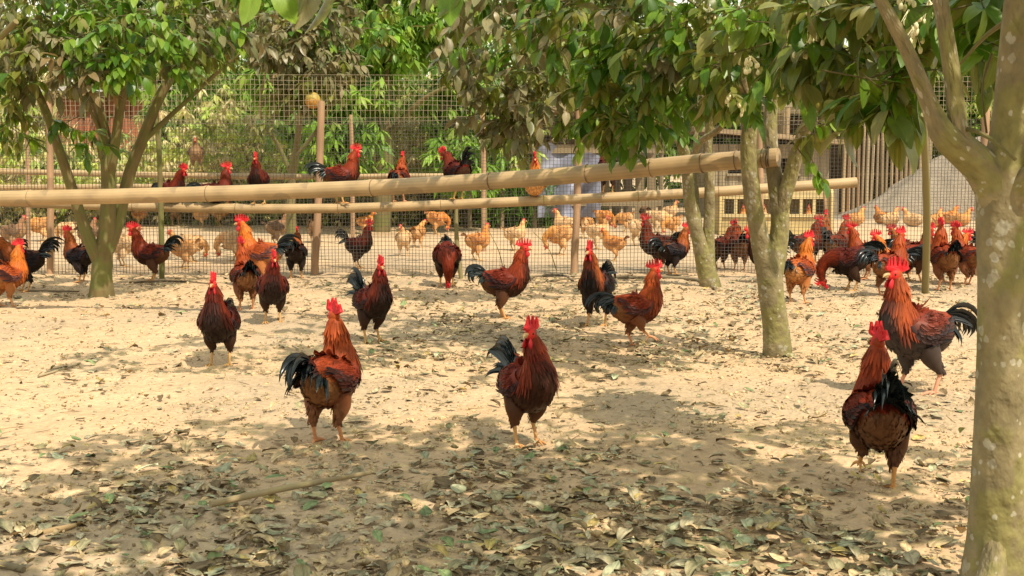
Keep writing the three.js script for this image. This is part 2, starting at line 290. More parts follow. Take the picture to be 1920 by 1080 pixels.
    if (!hen) G.tube([foot.clone().lerp(hock, 0.32), foot.clone().lerp(hock, 0.36).add(V(-0.016, 0.003, -s * 0.003))], [0.004, 0.001], 6, C.shank, { segs: 2 });
    feetAt.push(foot);
  }
  // --- plumage: overlapping feathers laid along the body
  const Q = new Geo();
  const lay = (N, u0, u1, tmax, L, W, lift2, droop, shade) => {
    for (let k = 0; k < N * detail; k++) {
      const u = lerp(u0, u1, (k + R()) / (N * detail)), th = (R() * 2 - 1) * tmax, f = frame(u, th), c = skin(u, th), w = W * (0.8 + 0.4 * R());
      const dir = f.dir.clone().addScaledVector(f.side, (R() - 0.5) * 0.35).normalize(), cc = jit(c, 0.28);
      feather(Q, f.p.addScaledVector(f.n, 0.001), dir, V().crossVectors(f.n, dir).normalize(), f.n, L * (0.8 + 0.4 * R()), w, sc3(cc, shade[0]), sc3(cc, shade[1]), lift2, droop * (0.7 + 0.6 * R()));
    }
  };
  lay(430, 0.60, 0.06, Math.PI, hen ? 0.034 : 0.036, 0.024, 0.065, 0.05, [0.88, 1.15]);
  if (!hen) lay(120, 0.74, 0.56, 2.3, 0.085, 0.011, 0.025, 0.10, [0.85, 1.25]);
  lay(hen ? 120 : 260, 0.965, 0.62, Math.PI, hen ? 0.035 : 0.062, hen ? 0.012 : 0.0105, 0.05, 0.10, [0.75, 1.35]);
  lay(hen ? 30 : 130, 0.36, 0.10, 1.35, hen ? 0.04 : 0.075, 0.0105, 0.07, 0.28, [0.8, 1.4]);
  // --- wings, a feathered shield on each flank
  const wings = [];
  for (const s of [-1, 1]) {
    const W = new Geo(), NW = 12, MW = 8, wp = (a, b) => {          // a: shoulder 0 .. tip 1, b: top 0 .. bottom 1
      const u = lerp(0.555, 0.13, a), mid = lerp(1.32, 1.12, a), half = 0.68 * Math.pow(Math.sin(Math.PI * clamp(0.16 + 0.74 * a)), 0.6) * (a > 0.7 ? lerp(1, 0.28, (a - 0.7) / 0.3) : 1);
      const th = mid + (b - 0.5) * 2 * half, off = 0.004 + 0.017 * Math.pow(Math.sin(Math.PI * b), 0.5) * Math.pow(Math.sin(Math.PI * clamp(0.08 + a * 0.8)), 0.6) + 0.010 * a;
      return surf(u, s * th, off);
    };
    const wcol = (a, b) => (b + a * 0.35 > 0.78 ? mix3(C.wing, C.bar, 0.75) : b > 0.5 ? mix3(C.wing, C.back, 0.2) : mix3(C.wing, C.back, 0.7));
    const nrm = (a, b) => { const x = wp(clamp(a + 0.03), b).sub(wp(clamp(a - 0.03), b)), y = wp(a, clamp(b + 0.03)).sub(wp(a, clamp(b - 0.03))); return V().crossVectors(x, y).multiplyScalar(-s).normalize(); };
    for (let i = 0; i <= NW; i++) for (let j = 0; j <= MW; j++) W.v(wp(i / NW, j / MW), nrm(i / NW, j / MW), jit(wcol(i / NW, j / MW), 0.08));
    for (let i = 0; i < NW; i++) for (let j = 0; j < MW; j++) { const a = i * (MW + 1) + j, b = a + MW + 1; W.q(a, a + 1, b + 1, b); }
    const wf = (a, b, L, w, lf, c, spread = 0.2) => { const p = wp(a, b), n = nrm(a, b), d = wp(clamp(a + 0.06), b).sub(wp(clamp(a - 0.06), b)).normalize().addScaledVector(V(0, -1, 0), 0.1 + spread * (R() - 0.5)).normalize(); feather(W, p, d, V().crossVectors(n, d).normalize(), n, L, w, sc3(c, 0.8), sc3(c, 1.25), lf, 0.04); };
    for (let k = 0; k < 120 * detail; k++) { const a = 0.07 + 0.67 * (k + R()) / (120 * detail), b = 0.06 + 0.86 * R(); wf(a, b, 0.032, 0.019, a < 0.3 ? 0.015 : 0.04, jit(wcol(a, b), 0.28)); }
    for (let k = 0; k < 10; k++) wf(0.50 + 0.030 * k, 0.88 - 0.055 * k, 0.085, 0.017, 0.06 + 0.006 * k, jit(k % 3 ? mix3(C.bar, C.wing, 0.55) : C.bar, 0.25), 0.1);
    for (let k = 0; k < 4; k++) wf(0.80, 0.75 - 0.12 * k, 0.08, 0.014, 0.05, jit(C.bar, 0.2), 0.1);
    wings.push(W.build());
  }
  // --- tail: a fan of stiff feathers and, on a rooster, arched sickles
  const tb = V(spine(0.03)[0], spine(0.03)[1] + 0.012, 0), T = new Geo(), sick = [];
  const tu = tailUp - pitch;
  if (hen) for (let k = 0; k < 11; k++) { const z = (k - 5) / 5; plume(T, tb.clone().add(V(0.02, -0.01, z * 0.02)), z * 0.35, tu + 8 - Math.abs(z) * 30, 18, 0.105 * tailSize, 0.026, jit(C.tail), jit(mix3(C.tail, C.back, 0.4)), z * 0.9); }
  else {
    for (let k = 0; k < 12; k++) { const z = (k - 5.5) / 5.5; plume(T, tb.clone().add(V(0.025, -0.008, z * 0.024)), z * 0.32, tu + 14 - Math.abs(z) * 34, 30 + 20 * R(), (0.13 + 0.03 * R()) * tailSize, 0.026, jit(C.tail, 0.3), jit(sc3(C.tail, 1.6), 0.3), z * 1.0); }
    for (let k = 0; k < 44; k++) { const z = R() * 2 - 1; plume(T, tb.clone().add(V(0.035 + 0.02 * R(), 0.004 - 0.03 * Math.abs(z), z * 0.04)), z * 0.6, tu - 10 - Math.abs(z) * 40, 60, (0.07 + 0.07 * R()) * tailSize, 0.018, jit(C.tail, 0.4), jit(mix3(C.tail, [0.016, 0.028, 0.026], 0.5), 0.3), z); }
    for (let k = 0; k < 9; k++) {
      const z = (k - 4) / 4, P2 = new Geo();
      plume(P2, tb.clone().add(V(0.02, 0.0, z * 0.014)), z * 0.30 + (R() - 0.5) * 0.12, tu + 26 - Math.abs(z) * 22 + (R() - 0.5) * 12, 120 + 50 * R(), (0.25 - 0.08 * Math.abs(z) + 0.03 * R()) * tailSize, 0.027, jit(mix3(C.tail, [0.018, 0.03, 0.03], 0.5), 0.3), jit(C.tail, 0.3), 1.15 + z * 0.4);
      sick.push(P2.build());
    }
  }
  return { body: G.build(), plumage: Q.build(), wings, tail: T.build(), sick, HM, hen, topY: hpos.y + (hen ? 0.035 : 0.06), feetAt };
}
function assemble(b, name, label, category, group) {
  const g = thing(name, V(0, 0, 0), label, category, group);
  part('body', b.body, birdMat, g);
  const pl = part('plumage', b.plumage, birdMat, g); pl.userData.kind = 'stuff';
  for (const w of b.wings) part('wing', w, birdMat, g);
  const t = part('tail', b.tail, b.hen ? birdMat : glossMat, g);
  for (const s of b.sick) part('sickle_feather', s, glossMat, t);
  const local = (m, x, y, z, rx = 0, rz = 0) => { const M = b.HM.clone().multiply(new THREE.Matrix4().makeTranslation(x, y, z)).multiply(new THREE.Matrix4().makeRotationFromEuler(new THREE.Euler(rx, 0, rz))); M.decompose(m.position, m.quaternion, m.scale); };
  local(part('comb', combGeo(b.hen), b.hen ? henCombMat : combMat, g), b.hen ? 0.008 : 0.004, 0.017, 0);
  for (const s of [-1, 1]) { local(part('wattle', wattleGeo(b.hen), b.hen ? henCombMat : wattleMat, g), 0.022, -0.009, s * 0.0095, -s * 0.12, 0.1); local(part('eye', eyeGeo, eyeMat, g), 0.016, 0.004, s * 0.0178); }
  local(part('beak', beakGeo(), beakMat, g), 0.033, -0.001, 0);
  return g;
}
// ---------------------------------------------------------------- ground
const soilTex = dataTex(1024, (u, v) => {
  const a = fbm(u * 8, v * 8, 5, 31, 8), b = fbm(u * 64, v * 64, 3, 37, 64), g = hash2(Math.floor(u * 1024), Math.floor(v * 1024), 5);
  const fleck = b > 0.72 ? -0.14 : b < 0.26 ? 0.08 : 0;
  const k = 0.86 + (a - 0.5) * 0.34 + (b - 0.5) * 0.45 + (g - 0.5) * 0.16 + fleck * 1.4;
  return toS(mix3([0.56, 0.395, 0.232], [0.48, 0.355, 0.225], a).map((c) => c * k));
});
const soilBump = dataTex(1024, (u, v) => { const a = fbm(u * 24, v * 24, 4, 41, 24), b = fbm(u * 96, v * 96, 2, 43, 96); const k = a * 0.6 + b * 0.4; return [k, k, k]; }, false);
function axis(list) { const r = []; for (const [a, b, st] of list) for (let x = a; x < b - 1e-6; x += st) r.push(x); r.push(list[list.length - 1][1]); return r; }
{
  const xs = axis([[-90, -26, 8], [-26, -10, 1], [-10, -3.4, 0.14], [-3.4, 3.4, 0.03], [3.4, 10, 0.14], [10, 26, 1], [26, 90, 8]]);
  const zs = axis([[-150, -40, 8], [-40, -26, 1], [-26, -13, 0.14], [-13, -8, 0.06], [-8, -2.4, 0.028], [-2.4, 1, 0.2], [1, 30, 3]]);
  const G = new Geo(), NZ = zs.length, NX = xs.length;
  for (const z of zs) for (const x of xs) {
    const hum = fbm(x * 0.9 + 40, z * 0.9, 4, 51), tint = mix3([1.04, 1.0, 0.95], [0.86, 0.88, 0.9], sm(0.42, 0.68, hum));
    const fine = 0.019 * (fbm(x * 22, z * 22, 2, 61) - 0.5);
    G.v(V(x, groundY(x, z) + (z < -2 && z > -14 ? fine : 0), z), V(0, 1, 0), tint, x / 1.7, z / 1.7);
  }
  for (let j = 0; j < NZ - 1; j++) for (let i = 0; i < NX - 1; i++) { const a = j * NX + i; G.q(a, a + NX, a + NX + 1, a + 1); }
  structure('ground', G.build(true), std({ map: soilTex, bumpMap: soilBump, bumpScale: 0.014, vertexColors: true, roughness: 1 }));
}

// ---------------------------------------------------------------- bark, wood and bamboo surfaces
const barkTex = dataTex(512, (u, v) => {
  const a = fbm(u * 6, v * 6, 5, 71, 6), b = fbm(u * 40, v * 14, 3, 73, 2), c = fbm(u * 12 + 3, v * 12, 4, 77, 12);
  let col = mix3([0.095, 0.075, 0.026], [0.19, 0.15, 0.062], a);
  col = mix3(col, [0.12, 0.13, 0.035], sm(0.5, 0.62, c) * 0.7);                      // algae
  return toS(sc3(col, 0.8 + 0.4 * b));
});
// round lichen patches, each with an irregular rim
const lichenTex = (() => {
  const R = rng(404), spots = []; for (let k = 0; k < 230; k++) spots.push([R(), R(), 0.005 + 0.019 * R() * R(), R() * 50, 0.55 + 0.45 * R()]);
  return dataTex(768, (u, v) => {
    const a = fbm(u * 6, v * 6, 5, 81, 6), b = fbm(u * 40, v * 40, 3, 83, 40), c = fbm(u * 10 + 3, v * 10, 4, 87, 10);
    let col = mix3([0.13, 0.105, 0.048], [0.27, 0.222, 0.118], a);
    col = mix3(col, [0.18, 0.17, 0.045], sm(0.48, 0.62, c) * 0.6);
    for (const [x, y, r, s, k] of spots) {
      let dx = Math.abs(u - x), dy = Math.abs(v - y); dx = Math.min(dx, 1 - dx); dy = Math.min(dy, 1 - dy); const d = Math.hypot(dx, dy);
      if (d < r * 1.6) { const rr = r * (0.35 + 1.15 * fbm(u * 95 + s, v * 95, 3, 89)); if (d < rr) col = mix3(col, [0.37, 0.35, 0.27], k * (0.55 + 0.45 * b) * sm(rr, rr * 0.8, d)); }
    }
    return toS(sc3(col, (0.8 + 0.4 * b) * (0.75 + 0.5 * fbm(u * 22, v * 22, 4, 95, 22))));
  });
})();
const barkBump = dataTex(512, (u, v) => { const k = fbm(u * 16, v * 16, 5, 91, 16); return [k, k, k]; }, false);
const barkMat = std({ map: barkTex, bumpMap: barkBump, bumpScale: 0.006, roughness: 0.95 });
const lichenMat = std({ map: lichenTex, bumpMap: barkBump, bumpScale: 0.02, roughness: 0.95 });
const bambooTex = dataTex(512, (u, v) => { const a = fbm(u * 90, v * 4, 3, 101, 2), b = fbm(u * 6, v * 6, 4, 103, 6), k = 0.82 + 0.3 * (a - 0.5) + 0.5 * (b - 0.5); const st = sm(0.62, 0.72, fbm(u * 14, v * 5, 4, 107)) * 0.4; return toS(mix3(sc3([0.45, 0.315, 0.16], k), [0.19, 0.14, 0.08], st * 1.3)); });
const postTex = dataTex(256, (u, v) => { const a = fbm(u * 50, v * 3, 3, 111, 2), b = fbm(u * 5, v * 5, 4, 113, 5), k = 0.8 + 0.4 * (a - 0.5) + 0.4 * (b - 0.5); return toS(sc3([0.45, 0.275, 0.155], k)); });
const bambooMat = std({ map: bambooTex, roughness: 0.55 });
const postMat = std({ map: postTex, roughness: 0.75 });
const stakeMat = std({ color: lin(0.19, 0.165, 0.07), map: null, roughness: 0.85 });
const woodTex = dataTex(256, (u, v) => { const a = fbm(u * 40, v * 3, 4, 121, 1), k = 0.92 + 0.4 * (a - 0.5) + 0.25 * (fbm(u * 4, v * 4, 3, 123, 4) - 0.5); return [k, k, k]; });

// bamboo culm with swollen nodes; points in the world, geometry relative to the first
function culm(name, pts, r0, r1, nodes, mat, label, category, group, opt = {}) {
  const o = pts[0].clone(), curve = new THREE.CatmullRomCurve3(pts.map((p) => p.clone().sub(o))), len = curve.getLength(), n = Math.ceil(len / 0.02), at2 = nodes.map((t) => t * len);
  const radii = []; for (let k = 0; k <= n; k++) { const l = k / n * len; let r = lerp(r0, r1, k / n); for (const a of at2) { const d = Math.abs(l - a); r *= 1 + 0.10 * Math.exp(-d * d / 0.0004) - 0.05 * Math.exp(-((l - a - 0.022) ** 2) / 0.00012); } radii.push(r); }
  const G = new Geo(); G.tube(curve.getPoints(opt.bends ?? 12), radii, 16, [1, 1, 1], { segs: n, rough: 0.02, per: r0 * 6.28, seed: r0 * 99 });
  const m = top(name, G.build(), mat, label, category, group); m.position.copy(o);
  const ring = std({ color: lin(0.16, 0.11, 0.06), roughness: 0.9 });
  nodes.forEach((t) => { const p = curve.getPoint(t), T = curve.getTangent(t), g = new THREE.TorusGeometry(lerp(r0, r1, t) * 1.075, 0.0028, 5, 18), q = part('node_ring', g, ring, m); q.position.copy(p); q.quaternion.setFromUnitVectors(V(0, 0, 1), T); });
  return m;
}

// ---------------------------------------------------------------- fence of posts and netting
const ZF = 12.05;
{
  const base = at(960, 514, ZF); base.y = 0;
  const fence = thing('net_fence', V(0, 0, -ZF), 'tall black plastic netting fence on bamboo posts across the yard', 'fence');
  const netting = (y0, y1, cell, wire, x0, x1, z, seed, col) => {
    const G = new Geo(), sag = (x, y) => 0.09 * (fbm(x * 0.9 + seed, y * 1.1, 2, 131) - 0.5), w = wire / 2;
    const strand = (p, q, vert, thin = 1) => {                               // thin square strand with bends
      const n = Math.max(2, Math.ceil(p.distanceTo(q) / 0.35)); let last = null;
      for (let k = 0; k <= n; k++) {
        const c = p.clone().lerp(q, k / n); c.z += sag(c.x, c.y); vert ? (c.x += 0.034 * (fbm(c.x * 7, c.y * 1.5, 2, 133 + seed) - 0.5)) : (c.y += 0.06 * (fbm(c.x * 0.7, c.y * 9, 2, 135 + seed) - 0.5));
        const a = vert ? V(1, 0, 0) : V(0, 1, 0), b = V(0, 0, 1), ids = [[-1, -1], [1, -1], [1, 1], [-1, 1]].map(([i, j]) => G.v(c.clone().addScaledVector(a, i * w * thin).addScaledVector(b, j * w * thin), a.clone().multiplyScalar(i).addScaledVector(b, j).normalize(), col));
        if (last) for (let e = 0; e < 4; e++) G.q(last[e], last[(e + 1) % 4], ids[(e + 1) % 4], ids[e]);
        last = ids;
      }
    };
    for (let x = x0; x <= x1; x += cell) strand(V(x, y0, z), V(x, y1, z), true);
    for (let y = y0; y <= y1; y += cell) strand(V(x0, y, z), V(x1, y, z), false, 0.8);
    return G.build();
  };
  const dark = std({ color: lin(0.075, 0.066, 0.052), roughness: 0.7 }), pale = std({ color: lin(0.30, 0.245, 0.15), roughness: 0.6 });
  part('netting', netting(0.0, 1.52, 0.0345, 0.0040, -6.6, 6.6, 0, 1, [1, 1, 1]), dark, fence).userData.kind = 'stuff';
  part('upper_netting', netting(1.46, 1.93, 0.047, 0.0040, -6.6, 6.6, -0.03, 2, [1, 1, 1]), pale, fence, 'pale wire mesh along the top').userData.kind = 'stuff';
  // posts: bottom pixel, top pixel, radius
  for (const [bx, by, tx, ty, r, m, nodes] of [[97, 521, 95, 190, 0.034, postMat, [0.18, 0.42, 0.62, 0.86]], [590, 512, 604, 190, 0.038, postMat, [0.2, 0.5, 0.8]], [1075, 514, 1086, 200, 0.036, postMat, [0.22, 0.44, 0.66, 0.88]], [1424, 512, 1421, 190, 0.030, postMat, [0.3, 0.6]], [1833, 520, 1848, 92, 0.040, postMat, [0.3, 0.5, 0.72]]]) {
    const b = at(bx, by, ZF), t = at(tx, ty, ZF), o = V(0, 0, -ZF); b.y = -0.05; b.sub(o); t.sub(o); t.z = b.z = 0.045;
    const G = new Geo(), n = 40, radii = []; for (let k = 0; k <= n; k++) { let q = r * (1 - 0.1 * k / n); for (const a of nodes) q *= 1 + 0.12 * Math.exp(-((k / n - a) ** 2) / 0.00025); radii.push(q); }
    G.tube([b, b.clone().lerp(t, 0.5).add(V(0.01, 0, 0)), t], radii, 12, [1, 1, 1], { segs: n, per: 0.2, rough: 0.03, seed: bx });
    part('post', G.build(), m, fence);
  }
}

// ---------------------------------------------------------------- perch poles and stakes
const P1 = (px, py, d) => at(px, py, d);
culm('bamboo_pole', [P1(-140, 374, 9.0), P1(300, 366, 8.65), P1(700, 352, 8.2), P1(1050, 330, 7.6), P1(1300, 307, 7.2), P1(1460, 295, 6.96)], 0.054, 0.053, [0.09, 0.245, 0.40, 0.525, 0.64, 0.735, 0.82, 0.90, 0.965], bambooMat, 'thick tan bamboo pole in front, tied to the forked tree, higher of the perches', 'bamboo pole');
const pole2 = [P1(-120, 374, 11.75), P1(250, 387, 11.6), P1(600, 391, 11.5), P1(950, 379, 11.4), P1(1300, 362, 11.3), P1(1606, 342, 11.2)];
culm('bamboo_pole', pole2, 0.043, 0.047, [0.07, 0.2, 0.31, 0.42, 0.53, 0.64, 0.74, 0.83, 0.92], bambooMat, 'long bamboo perch just before the netting with roosters standing on it', 'bamboo pole');
culm('bamboo_pole', [P1(-120, 318, 13.6), P1(200, 326, 13.5), P1(500, 331, 13.4), P1(860, 330, 13.3)], 0.034, 0.03, [0.1, 0.3, 0.5, 0.7, 0.9], bambooMat, 'thin pale bamboo perch behind the netting at the upper height', 'bamboo pole');
culm('bamboo_pole', [P1(-120, 352, 14.4), P1(200, 350, 14.3), P1(430, 347, 14.3)], 0.03, 0.03, [0.2, 0.5, 0.8], bambooMat, 'lower thin bamboo perch behind the netting near the far shed', 'bamboo pole');
const pole2At = (px) => { const c = new THREE.CatmullRomCurve3(pole2); let best = null, bd = 1e9; for (let k = 0; k <= 400; k++) { const p = c.getPoint(k / 400), q = Math.abs(960 + p.x / (-p.z * Math.cos(PITCH) - (p.y - EYE) * Math.sin(PITCH)) * F - px); if (q < bd) { bd = q; best = p; } } return best; };
function stake(b, t, r, mat, label, bow = 0.02) { const G = new Geo(), q = t.clone().sub(b); G.tube([V(0, -0.06, 0), q.clone().multiplyScalar(0.5).add(V(bow, 0, 0)), q], [r, r * 0.95, r * 0.8], 10, [1, 1, 1], { rough: 0.08, per: 0.2, seed: b.x * 3 }); const m = top('wooden_stake', G.build(), mat, label, 'stake'); m.position.copy(b); return m; }
const foot = (px, py, d) => { const p = at(px, py, d); p.y = groundY(p.x, p.z); return p; };
stake(foot(866, 512, 11.55), at(855, 372, 11.62), 0.021, stakeMat, 'crooked greenish stake propping the perch midway between two fence posts', -0.02);
stake(foot(303, 510, 11.5), at(290, 160, 11.5), 0.026, barkMat, 'slim leaning stake beside the left tree under the perch');
stake(foot(1735, 545, 10.2), at(1731, 215, 9.0), 0.032, stakeMat, 'thin dark prop stake under the right tree branch');
stake(foot(1548, 452, 15.0), at(1545, 345, 15.0), 0.02, postMat, 'short stub of stake beside the yellow feed trough');
for (const [px, d, r, ty, l] of [[907, 15.2, 0.034, 190, 'pale ringed post behind netting above the middle of the perch'], [661, 16.5, 0.03, 215, 'reddish post behind netting right of the black tailed perching rooster'], [300, 16, 0.026, 190, 'reddish post behind netting near the orange shed'], [52, 15.5, 0.03, 220, 'grey post behind netting at the left edge']]) stake(foot(px, 450, d), at(px - 3, ty, d), r, postMat, l, 0.01);
// ---------------------------------------------------------------- leaves
function leafGeo(seed, L, W, fold, curl, segs = 5, wav = 0) {       // lies along +x, upper face +y
  const G = new Geo(), R = rng(seed), ids = [];
  for (let k = 0; k <= segs; k++) {
    const t = k / segs, w = W / 2 * Math.pow(Math.sin(Math.PI * Math.pow(clamp(t, 0.02, 0.985), 0.85)), 0.75), a = curl * t, x = L * (curl ? Math.sin(a) / curl : t), y = L * (curl ? -(1 - Math.cos(a)) / curl : 0), j = wav * (R() - 0.5) * W;
    ids.push([V(x, y + w * fold + j, -w), V(x, y, 0), V(x, y + w * fold - j, w)].map((p) => G.v(p, V(0, 1, 0), [1, 1, 1], p.x / L, p.z / W + 0.5)));
  }
  for (let k = 0; k < segs; k++) { const a = ids[k], b = ids[k + 1]; G.q(a[0], a[1], b[1], b[0]); G.q(a[1], a[2], b[2], b[1]); }
  return G.build(true);
}
const veinTex = (dry) => dataTex(128, (u, v) => { const w = Math.abs(v - 0.5), rib = Math.exp(-w * w / 0.0009), vein = Math.pow(0.5 + 0.5 * Math.cos((u * 11 - w * 9) * 6.283), 8) * 0.10, n = fbm(u * 5, v * 5, 3, dry ? 191 : 195), k = (dry ? 0.62 + 0.6 * n : 0.84 + 0.22 * n) + (dry ? 0.12 : 0.14) * rib + vein * (dry ? -1 : 0.6); return [k, k, k * (dry ? 0.97 : 0.95)]; });
const leafVeins = veinTex(false), dryVeins = veinTex(true);
const greenLeaf = [leafGeo(1, 1, 0.46, 0.25, 0.5), leafGeo(2, 1, 0.42, 0.1, 0.9), leafGeo(3, 1, 0.50, 0.35, 0.25)];
const leafOpt = { map: leafVeins, roughness: 0.38, specularIntensity: 0.5, transmission: 0.55, thickness: 0, side: THREE.DoubleSide };
const leafMat = phys(leafOpt);
const LEAF = { dusty: [[0.33, 0.295, 0.16], [0.25, 0.24, 0.115], [0.42, 0.355, 0.21], [0.20, 0.21, 0.09]], green: [[0.14, 0.28, 0.022], [0.20, 0.36, 0.03], [0.085, 0.20, 0.02], [0.27, 0.41, 0.035]], olive: [[0.22, 0.275, 0.035], [0.29, 0.30, 0.055], [0.16, 0.215, 0.03], [0.34, 0.32, 0.09]], lime: [[0.20, 0.36, 0.03], [0.26, 0.40, 0.04], [0.14, 0.30, 0.025]], dry: [[0.42, 0.30, 0.15], [0.36, 0.26, 0.13], [0.50, 0.38, 0.20]], far: [[0.15, 0.30, 0.035], [0.10, 0.23, 0.03], [0.21, 0.34, 0.05], [0.08, 0.17, 0.03], [0.26, 0.33, 0.08]] };
const quantLeaf = new Map();
function leafMatOf(key, i) { const k = key + i; if (!quantLeaf.has(k)) { const m = phys({ ...leafOpt, color: lin(...LEAF[key][i]) }); quantLeaf.set(k, m); } return quantLeaf.get(k); }
// sprigs of drooping leaves spread through clumps; a clump is [centre, radius Vector3, sprigs, {kind: weight}, leaf length]
function growLeaves(clumps, R, twigs) {
  const out = [];
  for (const [c, r, n, kinds, L0 = 0.114] of clumps) {
    const names = Object.keys(kinds), sum = names.reduce((a, k) => a + kinds[k], 0);
    for (let k = 0; k < n; k++) {
      let d = V(R() * 2 - 1, R() * 2 - 1, R() * 2 - 1); while (d.lengthSq() > 1) d = V(R() * 2 - 1, R() * 2 - 1, R() * 2 - 1);
      d.multiplyScalar(Math.pow(Math.max(d.length(), 0.05), -0.45));
      const p = V(c.x + d.x * r.x, c.y + d.y * r.y, c.z + d.z * r.z), ax = V(d.x, d.y * 0.6 - 0.35 + (R() - 0.5) * 0.7, d.z).add(V((R() - 0.5), 0, (R() - 0.5))).normalize();
      let w = R() * sum, kind = names[0]; for (const q of names) { w -= kinds[q]; if (w <= 0) { kind = q; break; } }
      const m = 5 + Math.floor(R() * 4), T = 0.10 + 0.08 * R();
      if (twigs && R() < 0.8) twigs.tube([p.clone().addScaledVector(ax, -T * 1.1).add(V(0, (R() - 0.3) * 0.05, 0)), p.clone().addScaledVector(ax, T * 0.7)], [0.0034, 0.0018], 4, [1, 1, 1], { segs: 2, caps: false });
      const e1 = V().crossVectors(ax, V(0.3, 1, 0.2)).normalize(), e2 = V().crossVectors(ax, e1);
      for (let j = 0; j < m; j++) {
        const a = j * 2.4 + R(), q = p.clone().addScaledVector(ax, T * (j / m - 0.3)), dir = ax.clone().multiplyScalar(0.35 + 0.5 * j / m).addScaledVector(e1, Math.cos(a) * 0.8).addScaledVector(e2, Math.sin(a) * 0.8).add(V(0, -0.42 - 0.3 * R(), 0)).normalize();
        let up = V((R() - 0.5) * 0.7, 1, (R() - 0.5) * 0.7); const z = V().crossVectors(dir, up).normalize(); up = V().crossVectors(z, dir);
        const L = L0 * (0.65 + 0.6 * R()), mat = new THREE.Matrix4().makeBasis(dir.multiplyScalar(L), up.multiplyScalar(L), z.multiplyScalar(L)).setPosition(q);
        out.push({ mat, kind, ci: Math.floor(R() * LEAF[kind].length), gi: Math.floor(R() * 3), p: q, L, v: 0.8 + 0.4 * R() });
      }
    }
  }
  return out;
}
const screen = (p) => { const dx = p.x, dy = p.y - EYE, dz = p.z, c = Math.cos(PITCH), s = Math.sin(PITCH), zc = -dz * c - dy * s, yc = dy * c - dz * s; return [960 + dx / zc * F, 540 - yc / zc * F, zc]; };
function instanced(name, geo, mat, list, parent, kind = 'stuff') {
  const m = shadows(new THREE.InstancedMesh(geo, mat, list.length)); m.name = name; list.forEach((l, i) => { m.setMatrixAt(i, l.mat); m.setColorAt(i, l.col); }); m.userData.kind = kind; parent.add(m); return m;
}
// leaves under a tree: the largest in view each a mesh, the rest joined as foliage
function putLeaves(tree, leaves, most) {
  const o = tree.position, sh = new THREE.Matrix4().makeTranslation(-o.x, -o.y, -o.z);
  for (const l of leaves) { const s = screen(l.p); l.size = s[2] > 0.5 && s[0] > -10 && s[0] < 1930 && s[1] > 0 && s[1] < 700 ? l.L / s[2] : 0; }
  leaves.sort((a, b) => b.size - a.size);
  const rest = [[], [], []];
  leaves.forEach((l, i) => {
    l.mat.premultiply(sh);
    if (i < most && l.size > 0) { const m = part('leaf', greenLeaf[l.gi], leafMatOf(l.kind, l.ci), tree); l.mat.decompose(m.position, m.quaternion, m.scale); } else { l.col = lin(...sc3(LEAF[l.kind][l.ci], l.v)); rest[l.gi].push(l); }
  });
  rest.forEach((r, k) => { if (r.length) instanced('foliage', greenLeaf[k], leafMat, r, tree); });
}
// limbs: [[pixel x, pixel y, distance] or Vector3, radius] lists, in the world
function limbs(tree, list, mat, name = 'trunk', rough = 0.12) {
  const G = new Geo();
  list.forEach((pts, k) => G.tube(pts.map(([p]) => (p.isVector3 ? p : at(...p)).clone().sub(tree.position)), pts.map((q) => q[1]), pts[0][1] > 0.03 ? 16 : 8, [1, 1, 1], { rough: pts[0][1] > 0.02 ? rough : 0.2, per: 0.45, seed: k * 3.7, step: 0.05 }));
  return part(name, G.build(), mat, tree);
}
function tree(label, base, mainLimbs, thin, clumps, seed, mat, most, name = 'pomelo_tree') {
  const t = thing(name, base, label, 'tree', null), R = rng(seed), tw = new Geo();
  limbs(t, mainLimbs, mat);
  for (const one of thin) limbs(t, [one], barkMat, 'branch', 0.2);
  const leaves = growLeaves(clumps, R, tw), g = tw.build(); g.translate(-base.x, -base.y, -base.z);
  part('twigs', g, barkMat, t).userData.kind = 'stuff';
  putLeaves(t, leaves, most);
  return t;
}
const E = (x, y = x, z = x) => V(x, y, z);
